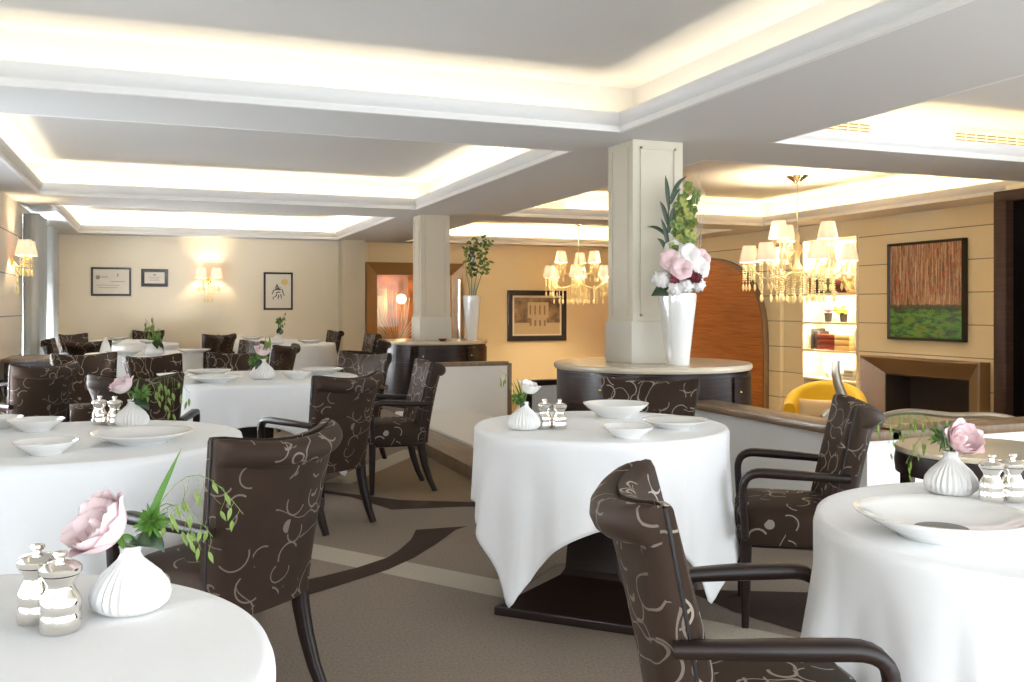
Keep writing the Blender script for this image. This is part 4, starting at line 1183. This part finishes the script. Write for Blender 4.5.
for k in range(16):
    a = R(-68 + 8.6 * k); L = 0.95 + 0.12 * ((k * 7) % 5) / 5
    obj('stick', tube([(0, 0, LZ + 0.34), (math.sin(a) * 0.06, 0, 0.30), (math.sin(a) * L * 0.5, 0.03 * ((k % 3) - 1), 0.30 + math.cos(a) * L * 0.5), (math.sin(a) * L * 0.60, 0.05 * ((k % 3) - 1), 0.30 + math.cos(a) * L * 0.95)], [0.008, 0.008, 0.007, 0.004], 6), M['twig'], t)
t = thing('standing_cabinet', 'dim tall display cabinet in the amber room behind the bronze frame', 'cabinet', (3.98, 17.6, LZ))
obj('cabinet_body', box(-0.16, 0.16, -0.15, 0.15, 0, 2.05, 0.01), M['bronze_dark'], t); obj('cabinet_pane', box(-0.10, 0.10, -0.16, -0.15, 0.6, 1.9), M['grey_ink'], t)
tag(obj('steel_post', lathe([(0.035, LZ), (0.035, 1.78), (0.0, 1.79)], 20), M['chrome'], None, (5.28, FARY - 0.20, 0)), 'shiny vertical steel post at the right side of the bronze frame', 'post')
g = G(); box(-0.10, 0.10, -0.08, 0, -0.09, 0.09, 0.006, g=g); tag(obj('wall_speaker', g, M['bronze_dark'], None, (4.85, WY, 2.29)), 'small grey brown box high on the gold wall beside the farther pillar', 'speaker')

# ------------------------------------------------------------------ vents
def vent(label, x0, x1, y, z0, z1):
    t = thing('air_vent', label, 'vent', ((x0 + x1) / 2, y, (z0 + z1) / 2), group='ceiling cove air vents'); w = (x1 - x0) / 2; h = (z1 - z0) / 2
    obj('backing', box(-w, w, -0.006, 0, -h, h), M['vent_dark'], t)
    g = frame(2 * w + 0.02, 2 * h + 0.016, 0.014, 0.016); obj('frame', g, M['vent_white'], t)
    n = 4
    for k in range(n):
        z = -h + (k + 0.5) * 2 * h / n; obj('slat', box(-w, w, -0.014, -0.004, z - 0.004, z + 0.006), M['vent_white'], t)
    for k in range(1, 8):
        x = -w + 2 * w * k / 8; obj('bar', box(x - 0.004, x + 0.004, -0.015, -0.004, -h, h), M['vent_white'], t)
vy = 5.60 + UP - 0.001
vent('slatted vent in the bright cove right of the near pillar, above the chandelier', 4.38, 5.25, vy, 2.61, 2.71)
vent('slatted vent in the bright cove at the right picture edge', 6.13, 7.05, vy, 2.61, 2.71)
vent('distant slatted vent in the cove left of the near pillar', 4.25, 5.19, 11.30 + UP - 0.001, 2.60, 2.69)

# ------------------------------------------------------------------ curtains
def curtain(label, y0, y1, x, mat, z1=2.36, folds=7, amp=0.035):
    n = folds * 8; v = []; f = []
    for z in (0.03, 1.2, z1):
        for j in range(n + 1):
            q = j / n; v.append((x + amp * math.sin(2 * PI * folds * q) + 0.008 * math.sin(17 * q), y0 + (y1 - y0) * q, z))
    m = n + 1
    for r in range(2):
        for j in range(n): f.append((r * m + j, r * m + j + 1, (r + 1) * m + j + 1, (r + 1) * m + j))
    o = obj('curtain', G().add(v, f), mat, sharp=0); md = o.modifiers.new('thickness', 'SOLIDIFY'); md.thickness = 0.006
    return tag(o, label, 'curtain', 'window curtains')
curtain('grey floor length curtain beside the sconce pier, front half', 12.10, 12.95, -1.38, M['curtain'], folds=6, amp=0.09)
curtain('grey floor length curtain at the far end of the window', 13.95, 14.55, -1.38, M['curtain'], folds=6, amp=0.07)
curtain('white sheer curtain strip next to the far corner pier', 14.58, 14.98, -1.46, M['sheer'], folds=5, amp=0.02)

# ------------------------------------------------------------------ lamps: sconces and chandeliers
def shade_geo(r0, r1, h, z0):
    n = 60; return lathe([(r0, z0), (r0 + 0.002, z0), (r1 + 0.002, z0 + h), (r1, z0 + h), (r1 - 0.003, z0 + h), (r0 - 0.003, z0)], n, mod=lambda a, k: 1 + 0.012 * math.cos(30 * a), caps=False)
def strand_geo(L, s=1.0):
    g = G(); z = 0; n = max(2, int(L / 0.026))
    for k in range(n):
        ball((0, 0, -0.012 - k * L / n), 0.0075 * s, 6, 4, g=g)
    lathe([(0, -L - 0.07 * s), (0.012 * s, -L - 0.045 * s), (0.009 * s, -L - 0.02 * s), (0, -L)], 6, g=g)
    return g
SHADE = shade_geo(0.115, 0.075, 0.20, 0).mesh('lamp_shade', M['shade'], 60)
STR1 = strand_geo(0.11, 1.35).mesh('crystal_strand', M['crystal'], 0)
STR2 = strand_geo(0.22, 1.5).mesh('crystal_strand', M['crystal'], 0)
def arm_geo(r, z0, z1):
    pts = []
    for i in range(13):
        q = i / 12; pts.append((0.04 + (r - 0.04) * q, 0, z0 + (z1 - z0) * q - 0.13 * math.sin(PI * q) + 0.03 * math.sin(2 * PI * q)))
    g = tube(pts, 0.0075, 8); lathe([(0.010, z1 - 0.02), (0.026, z1), (0.03, z1 + 0.008), (0.018, z1 + 0.010), (0.016, z1 + 0.09), (0, z1 + 0.09)], 12, g=g, cx=r)
    return g
ARML = arm_geo(0.56, 1.30, 1.40).mesh('arm', M['crystal'], 60)
ARMU = arm_geo(0.34, 1.55, 1.66).mesh('arm', M['crystal'], 60)
def chandelier(label, loc, ztop, phase, light=True):
    t = thing('chandelier', label, 'chandelier', loc, group='crystal chandeliers')
    zt = ztop - loc[2]
    obj('ceiling_canopy', lathe([(0.0, zt - 0.10), (0.03, zt - 0.095), (0.05, zt - 0.07), (0.11, zt - 0.03), (0.13, zt - 0.012), (0.13, zt), (0, zt)], 32), M['chrome'], t)
    obj('rod', tube([(0, 0, 1.75), (0, 0, zt - 0.09)], 0.006, 8), M['chrome'], t)
    obj('stem', lathe([(0.0, 1.10), (0.03, 1.12), (0.055, 1.17), (0.035, 1.22), (0.06, 1.28), (0.07, 1.33), (0.03, 1.40), (0.025, 1.48), (0.055, 1.54), (0.05, 1.59), (0.02, 1.64), (0.03, 1.70), (0.01, 1.76), (0, 1.76)], 20), M['crystal'], t)
    obj('bowl', lathe([(0.0, 1.24), (0.10, 1.25), (0.13, 1.28), (0.12, 1.285), (0.0, 1.262)], 24), M['crystal'], t)
    rnd = random.Random(5)
    for ring, (n, r, z1, me) in enumerate(((6, 0.56, 1.40, ARML), (3, 0.34, 1.66, ARMU))):
        for k in range(n):
            a = phase + 2 * PI * (k + 0.5 * ring) / n
            link('arm', me, t, rot=(0, 0, a))
            s = link('lamp_shade', SHADE, t, (r * math.cos(a), r * math.sin(a), z1 + 0.015))
            link('bulb', BULB, s, (0, 0, 0.10))
            point_light('chandelier_bulb', (r * math.cos(a), r * math.sin(a), z1 + 0.115), 15, (1, 0.80, 0.50), 0.03, t)
            for m in range(7):
                b = a + 2 * PI * m / 7
                link('crystal_strand', STR1 if m % 2 else STR2, t, ((r + 0.0) * math.cos(a) + 0.07 * math.cos(b), r * math.sin(a) + 0.07 * math.sin(b), z1 - 0.01))
    for k in range(24):
        a = phase + 2 * PI * k / 24; r = (0.30, 0.44, 0.20)[k % 3]
        link('crystal_strand', STR2, t, (r * math.cos(a), r * math.sin(a), 1.26))
    for k in range(6):
        a = phase + 2 * PI * k / 6; link('crystal_strand', STR2, t, (0.10 * math.cos(a), 0.10 * math.sin(a), 1.24))
    return t
BULB = ball((0, 0, 0), 0.012, 10, 8, sq=(0.8, 0.8, 1.3)).mesh('bulb', M['bulb'], 0)
chandelier('crystal chandelier with pleated shades in front of the lit bookshelf', (7.05, 8.95, 0.38), CT, 0.25)
chandelier('farther crystal chandelier with pleated shades left of the near pillar', (7.05, 15.0, 0.38), CT, 0.0)

def sconce(label, loc, rz, n_sh):
    t = thing('wall_sconce', label, 'wall lamp', loc, rz, 'crystal wall sconces')     # local -Y points into the room
    obj('back_plate', lathe([(0.05, 0), (0.05, 0.012), (0.03, 0.02), (0, 0.02)], 24), M['brass'], t, (0, 0, -0.04), (PI / 2, 0, 0))
    for k in range(n_sh):
        x = (k - (n_sh - 1) / 2) * 0.24
        pts = [(x * q, -0.02 - 0.13 * q, -0.04 - 0.07 * math.sin(PI * q) + 0.03 * q) for q in [i / 10 for i in range(11)]]
        a = obj('arm', tube(pts, 0.007, 8), M['crystal'], t)
        lathe_ = lathe([(0.01, 0), (0.045, 0.012), (0.047, 0.02), (0.014, 0.022), (0.012, 0.08), (0, 0.08)], 16)
        obj('candle_cup', lathe_, M['crystal'], a, (x, -0.15, -0.01))
        s = link('lamp_shade', SHADE, t, (x, -0.15, 0.02)); s.scale = (0.85, 0.85, 0.85)
        link('bulb', BULB, s, (0, 0, 0.10))
        point_light('sconce_bulb', (x, -0.15, 0.105), 4.5, (1, 0.80, 0.52), 0.025, t)
        for m in range(6):
            b = 2 * PI * m / 6
            link('crystal_strand', STR1, t, (x + 0.05 * math.cos(b), -0.15 + 0.05 * math.sin(b), -0.005))
    for k in range(3): link('crystal_strand', STR2, t, (-0.05 + 0.05 * k, -0.06, -0.08))
    return t
sconce('twin shade crystal sconce glowing on the far wall', (0.83, FARY - 0.001, 1.74), 0, 2)
sconce('crystal sconce with pleated shade on the left pier', (-1.479, 11.35, 1.80), PI / 2, 2)

# ------------------------------------------------------------------ tall vases with arrangements
def big_vase(label, loc, h, r):
    return tag(obj('tall_vase', lathe([(r * 0.60, 0), (r * 0.63, 0.006), (r * 0.66, h * 0.15), (r * 0.82, h * 0.5), (r * 0.97, h * 0.85), (r, h * 0.95), (r * 0.985, h), (r * 0.93, h), (r * 0.9, h * 0.9), (r * 0.6, h * 0.2), (0, h * 0.2)], 48), M['china'], None, loc), label, 'vase')
def bloom(g, c, r, axis, n, mi, seed, cupd=0.35, fat=0.85):
    """open flower: n broad petals around an axis"""
    rnd = random.Random(seed); A = Vector(axis).normalized(); q = Vector((0, 0, 1)).rotation_difference(A)
    for k in range(n):
        a = 2 * PI * k / n + rnd.uniform(-.1, .1)
        d = q @ Vector((math.cos(a), math.sin(a), cupd)); nn = q @ Vector((-math.cos(a) * cupd, -math.sin(a) * cupd, 1))
        leaf_geo(g, c, Vector(c) + d * r, r * fat, q @ Vector((0, 0, r * 0.15)), 6, mi, nn, fat > 1)
def pompon(g, c, r, mi, seed):
    rnd = random.Random(seed)
    ball(c, r * 0.72, 14, 10, g=g, mi=mi)
    for k in range(70):
        d = Vector((rnd.gauss(0, 1), rnd.gauss(0, 1), rnd.gauss(0, 1))).normalized(); p = Vector(c) + d * r * 0.7
        s = d.cross(Vector((0.3, 0.5, 0.8))).normalized() * r * 0.24; u = d.cross(s).normalized() * r * 0.24
        e = d * r * 0.28
        g.add([p - s, p - u, p + s, p + u, p + e * 1.1], [(0, 1, 4), (1, 2, 4), (2, 3, 4), (3, 0, 4)], mi)
cb = (3.14 + 0.41, 5.53, CABZ)
vb = (3.385, 5.585, CABZ)
big_vase('tall glossy white vase full of flowers on the near round cabinet', vb, 0.50, 0.13)
def flower(name, label, g, mats, grp=None, st=None):
    t = thing(name, label, 'flower', (vb[0], vb[1], vb[2] + 0.46), group=grp)
    obj('blossom', g, mats, t, sharp=0)
    if st is not None: obj('stem', tube([(0, 0, -0.22), (st[0] * 0.3, st[1] * 0.3, 0.02), st], 0.004, 6), M['stem'], t)
    return t
# heads: (right, up, towards the viewer) from the vase mouth
amar = [(-0.06, 0.26, 0.08), (0.055, 0.30, 0.09), (0.13, 0.21, 0.05), (0.0, 0.20, 0.13), (0.15, 0.27, -0.02), (-0.02, 0.33, 0.0)]
amn = ['left', 'upper centre', 'right', 'lower centre', 'upper right', 'topmost']
for k, (r_, u_, f_) in enumerate(amar):
    c = cv(r_, u_, -f_); g = G(); bloom(g, c, 0.085, cv(r_ * 2, 0.25, -1), 6, 0, k, 0.3, 1.25); bloom(g, c, 0.07, cv(r_ * 2, 0.35, -1), 5, 0, k + 20, 0.75, 1.2); ball(c, 0.012, 8, 6, g=g, mi=1)
    flower('amaryllis', '%s white and blush amaryllis in the tall vase bouquet' % amn[k], g, [M['petal_blush'] if k % 3 == 0 or k == 4 else M['petal_white'], M['leaf_lime']], 'amaryllis in the tall vase', c)
for k, (r_, u_, f_) in enumerate([(-0.12, 0.13, 0.06), (0.13, 0.10, 0.06), (0.03, 0.09, 0.12), (-0.04, 0.07, 0.11)]):
    c = cv(r_, u_, -f_); g = G(); pompon(g, c, 0.08 if k == 0 else 0.06, 0, k)
    flower('hydrangea', ['large white hydrangea at the left of the vase mouth', 'white hydrangea at the right of the vase mouth', 'white hydrangea in front over the vase mouth', 'white hydrangea left of front over the vase mouth'][k], g, M['petal_white'], 'white hydrangeas in the tall vase', c)
for k, (r_, u_, f_) in enumerate([(-0.04, 0.135, 0.13), (0.075, 0.155, 0.12), (0.11, 0.145, 0.12)]):
    c = cv(r_, u_, -f_); g = G(); pompon(g, c, 0.042, 0, k + 9)
    flower('rose', ['dark red rose left of the bouquet centre', 'dark red rose right of the bouquet centre', 'outermost dark red rose at the right of the bouquet'][k], g, M['petal_red'], 'dark red roses in the tall vase', c)
for k, (r0, r1) in enumerate([(0.02, 0.06), (0.06, 0.12), (-0.02, 0.01)]):
    g = G(); rnd = random.Random(k + 40)
    for i in range(20):
        q = i / 19; c = cv(r0 + (r1 - r0) * q + rnd.uniform(-.03, .03), 0.30 + 0.48 * q * (1 - 0.1 * k), rnd.uniform(-.05, .04)); bloom(g, c, 0.036, cv(rnd.uniform(-1, 1), rnd.uniform(-.2, .5), -1), 5, i % 3, i, 0.3, 1.05)
    flower('orchid_spray', ['middle upright spray of green orchids in the tall vase', 'right upright spray of green orchids in the tall vase', 'left upright spray of green orchids in the tall vase'][k], g, [M['orchid'], M['leaf_lime'], M['stem']], 'green orchid sprays in the tall vase', cv(r1, 0.78, 0))
t = thing('lily_foliage', 'dark pointed lily leaves rising at the left of the tall bouquet', 'foliage', (vb[0], vb[1], vb[2] + 0.46))
obj('stem', tube([(0, 0, -0.2), cv(-0.05, 0.2), cv(-0.07, 0.45), cv(-0.06, 0.70)], 0.005, 6), M['leaf_dark'], t)
for (r0, u0, r1, u1, w) in ((-0.06, 0.34, -0.12, 0.56, 0.035), (-0.06, 0.42, -0.22, 0.50, 0.03), (-0.065, 0.50, -0.13, 0.68, 0.035), (-0.06, 0.62, -0.09, 0.86, 0.035), (-0.05, 0.66, 0.02, 0.76, 0.03), (-0.05, 0.70, 0.06, 0.85, 0.028), (-0.06, 0.46, -0.02, 0.66, 0.035), (-0.06, 0.3, -0.15, 0.42, 0.035)):
    g = G(); leaf_geo(g, cv(r0, u0), cv(r1, u1, -0.03), w, (0, 0, 0.03), 8, normal=cv(0.2, 0.3, -1)); obj('leaf', g, M['leaf_dark'], t, sharp=0)
g = G(); leaf_geo(g, cv(-0.05, 0.06, -0.08), cv(-0.20, 0.02, -0.10), 0.10, (0, 0, 0.02), 6, normal=cv(0, 0.4, -1)); obj('broad_leaf', g, M['leaf_dark'], t, sharp=0)
g = G()
for k in range(4):
    r_ = 0.10 + 0.02 * k; tube([cv(0.08, 0.0), cv(r_, 0.45), cv(r_ + 0.03, 0.80), cv(r_ + 0.06 - 0.03 * k, 1.02 - 0.05 * k)], [0.003, 0.003, 0.002, 0.001], 5, g=g)
tag(obj('twigs', g, M['twig'], None, (vb[0], vb[1], vb[2] + 0.40)), 'thin pale curled twigs rising above the tall bouquet', 'twigs')
vc = (3.80, 11.32, CABZ2)
big_vase('tall white vase with green branches on the farther round cabinet', vc, 0.58, 0.115)
t = thing('branch_arrangement', 'loose green branches with twigs in the farther tall vase', 'foliage', (vc[0], vc[1], vc[2] + 0.55))
rnd = random.Random(77)
for k in range(7):
    r1 = -0.10 + 0.05 * k; top = cv(r1 + rnd.uniform(-.03, .06), rnd.uniform(0.62, 0.9), rnd.uniform(-.06, .06))
    s = obj('branch', tube([(0, 0, -0.3), cv(r1 * 0.3, 0.1), cv(r1 * 0.8, 0.4), top], [0.008, 0.007, 0.005, 0.003], 6), M['twig'] if k % 2 else M['stem'], t)
    g = G()
    for i in range(22):
        q = rnd.uniform(0.25, 1); b = Vector(cv(r1 * 0.6, 0.15)).lerp(Vector(top), q) + Vector(cv(rnd.uniform(-.02, .07 if k > 2 else .03), 0, rnd.uniform(-.05, .05)))
        leaf_geo(g, b, b + Vector(cv(rnd.uniform(-.06, .08), rnd.uniform(-.05, .06), rnd.uniform(-.04, .04))), 0.04, n=3)
    obj('foliage', g, M['leaf_lime'] if k % 3 == 0 else (M['leaf'] if k > 3 else M['leaf_dark']), s, sharp=0)
# small glass of water / vessel on the far cabinet
tag(obj('dark_bowl', lathe([(0.03, 0), (0.05, 0.02), (0.06, 0.035), (0.055, 0.035), (0, 0.01)], 20), M['terracotta'], None, (3.35, 11.12, CABZ2)), 'little dark dish on the farther round cabinet top', 'dish')

# ------------------------------------------------------------------ lounge seating
def tub(label, loc, rz, mat, name, cat, R1=0.40, zb=0.40, h=0.38, leg=True):
    """rounded tub armchair, local +Y is the seat front"""
    t = thing(name, label, cat, loc, rz)
    secs = []; n = 28
    for j in range(n + 1):
        a = R(-200 + 220 * j / n + 0) ; c, s = math.cos(a), math.sin(a)
        hh = zb + h * (0.45 + 0.55 * max(0, -s) ** 0.7)
        sec = []
        for (ro, zz) in ((R1 - 0.11, 0.18), (R1 - 0.02, 0.16), (R1 + 0.01, 0.3), (R1 + 0.02, hh - 0.06), (R1, hh - 0.015), (R1 - 0.04, hh), (R1 - 0.09, hh - 0.012), (R1 - 0.115, hh - 0.06)):
            sec.append((ro * c * 1.02, ro * s * 0.95, zz))
        secs.append(sec)
    obj('backrest', loft(secs), mat, t, sharp=60)
    seat = []
    for q, z in ((0.9, 0.2), (1.0, 0.23), (1.0, zb - 0.04), (0.95, zb), (0.6, zb + 0.015), (0.05, zb + 0.02)):
        seat.append([((R1 - 0.1) * q * math.copysign(abs(math.cos(a)) ** 0.7, math.cos(a)), 0.04 + (R1 - 0.08) * q * math.copysign(abs(math.sin(a)) ** 0.7, math.sin(a)), z) for a in [2 * PI * k / 32 for k in range(32)]])
    obj('seat', loft(seat), mat, t, sharp=60)
    for x in (-1, 1):
        for y in (-1, 1): obj('leg', tube([(x * 0.24, y * 0.22, 0.2), (x * 0.27, y * 0.25, 0.0)], [0.024, 0.014], 8), M['dark_wood'], t)
    return t
tub('bright yellow velvet tub armchair in the lounge below the lit bookshelf', (6.92, 8.32, LZ), face(-0.75, -0.66), M['yellow'], 'tub_armchair', 'armchair', 0.42, 0.42, 0.42)
def pillow(label, loc, rot, w, h, d, mat):
    g = G(); n = 14; v = []; f = []
    for sgn in (1, -1):
        for i in range(n + 1):
            for j in range(n + 1):
                u, q = -1 + 2 * i / n, -1 + 2 * j / n
                th = d * ((1 - u * u) * (1 - q * q)) ** 0.4
                v.append((u * w / 2 * (1 - 0.05 * (1 - q * q)), sgn * th / 2, q * h / 2 * (1 - 0.05 * (1 - u * u))))
    m = n + 1
    for s in range(2):
        for i in range(n):
            for j in range(n):
                a = s * m * m + i * m + j; f.append((a, a + 1, a + m + 1, a + m) if s else (a, a + m, a + m + 1, a + 1))
    return tag(obj('cushion', g.add(v, f), mat, None, loc, rot, sharp=0), label, 'cushion')
pillow('beige oblong cushion propped on the yellow armchair', (6.73, 8.12, LZ + 0.55), (R(-14), 0, face(-0.75, -0.66) + PI), 0.52, 0.26, 0.13, M['cushion'])
def scroll_chair(label, loc, rz, w, zb, mat, name='carved_armchair', cat='armchair'):
    """carved silver-leaf frame round an upholstered back, local +Y is the seat front"""
    t = thing(name, label, cat, loc, rz, 'carved silver frame lounge seats')
    n = 24; top = [(-w / 2 + w * i / n, -0.26 - 0.05 * math.cos(PI * (i / n - 0.5)), zb + 0.10 * math.sin(PI * i / n) ** 1.5 + 0.03 * math.sin(3 * PI * i / n)) for i in range(n + 1)]
    obj('top_rail', tube(top, 0.026, 8), M['silver_leaf'], t)
    secs = [[(x, y + o, z) for (x, y, z) in ((p[0], p[1], 0.40 + (p[2] - 0.42) * q) for p in top)] for o, q in ((0.05, 0.0), (0.06, 0.3), (0.055, 0.7), (0.02, 1.0), (-0.02, 1.0), (-0.02, 0.5), (-0.02, 0.0))]
    obj('backrest', loft(secs, closed=False, caps=False), mat, t, sharp=60)
    obj('seat', box(-w / 2 + 0.02, w / 2 - 0.02, -0.24, 0.30, 0.26, 0.44, 0.04), mat, t)
    for s in (-1, 1):
        obj('armrest', tube(arc_path([(s * w / 2, -0.26, zb - 0.22), (s * (w / 2 + 0.03), 0.0, zb - 0.16), (s * (w / 2 + 0.04), 0.26, zb - 0.2), (s * w / 2, 0.28, 0.3)], 0.09, 5), 0.02, 8), M['silver_leaf'], t)
        obj('leg', tube([(s * (w / 2 - 0.03), 0.27, 0.28), (s * (w / 2 - 0.0), 0.30, 0.14), (s * (w / 2 - 0.04), 0.28, 0)], [0.026, 0.022, 0.014], 8), M['silver_leaf'], t)
        obj('leg', tube([(s * w / 2, -0.27, zb), (s * (w / 2 - 0.01), -0.27, 0.3), (s * (w / 2 - 0.02), -0.32, 0)], [0.022, 0.026, 0.016], 8), M['silver_leaf'], t)
    return t
scroll_chair('grey upholstered lounge chair with silvery carved rail left of the yellow armchair', (5.55, 8.15, LZ), face(0.9, 0.2), 0.62, 0.72, M['grey_fabric'])
scroll_chair('pale floral lounge chair with tall silvery scroll right of the yellow armchair', (5.50, 6.72, LZ), face(-0.2, 0.95), 0.5, 0.74, M['floral'])
scroll_chair('cream lounge settee with gilded curved rail before the fireplace', (5.81, 5.50, LZ), face(0.75, 0.66), 1.15, 0.79, M['cream_fabric'], 'settee', 'settee')
g = G(); pts = []
for i in range(22):
    q = i / 21; pts.append(cv(0.11 * math.sin(q * 2.6 * PI * 0.62) + 0.02, 1.15 * q, 0))
tube(pts, [0.075 - 0.035 * q / 21 for q in range(22)], 10, g=g); lathe([(0.16, -0.02), (0.16, 0.01), (0.09, 0.05), (0, 0.05)], 20, g=g)
tag(obj('horn_sculpture', g, M['silver_leaf'], None, (6.40, 7.40, LZ - 0.0)), 'tall curved silvery horn ornament right of the yellow armchair', 'sculpture')
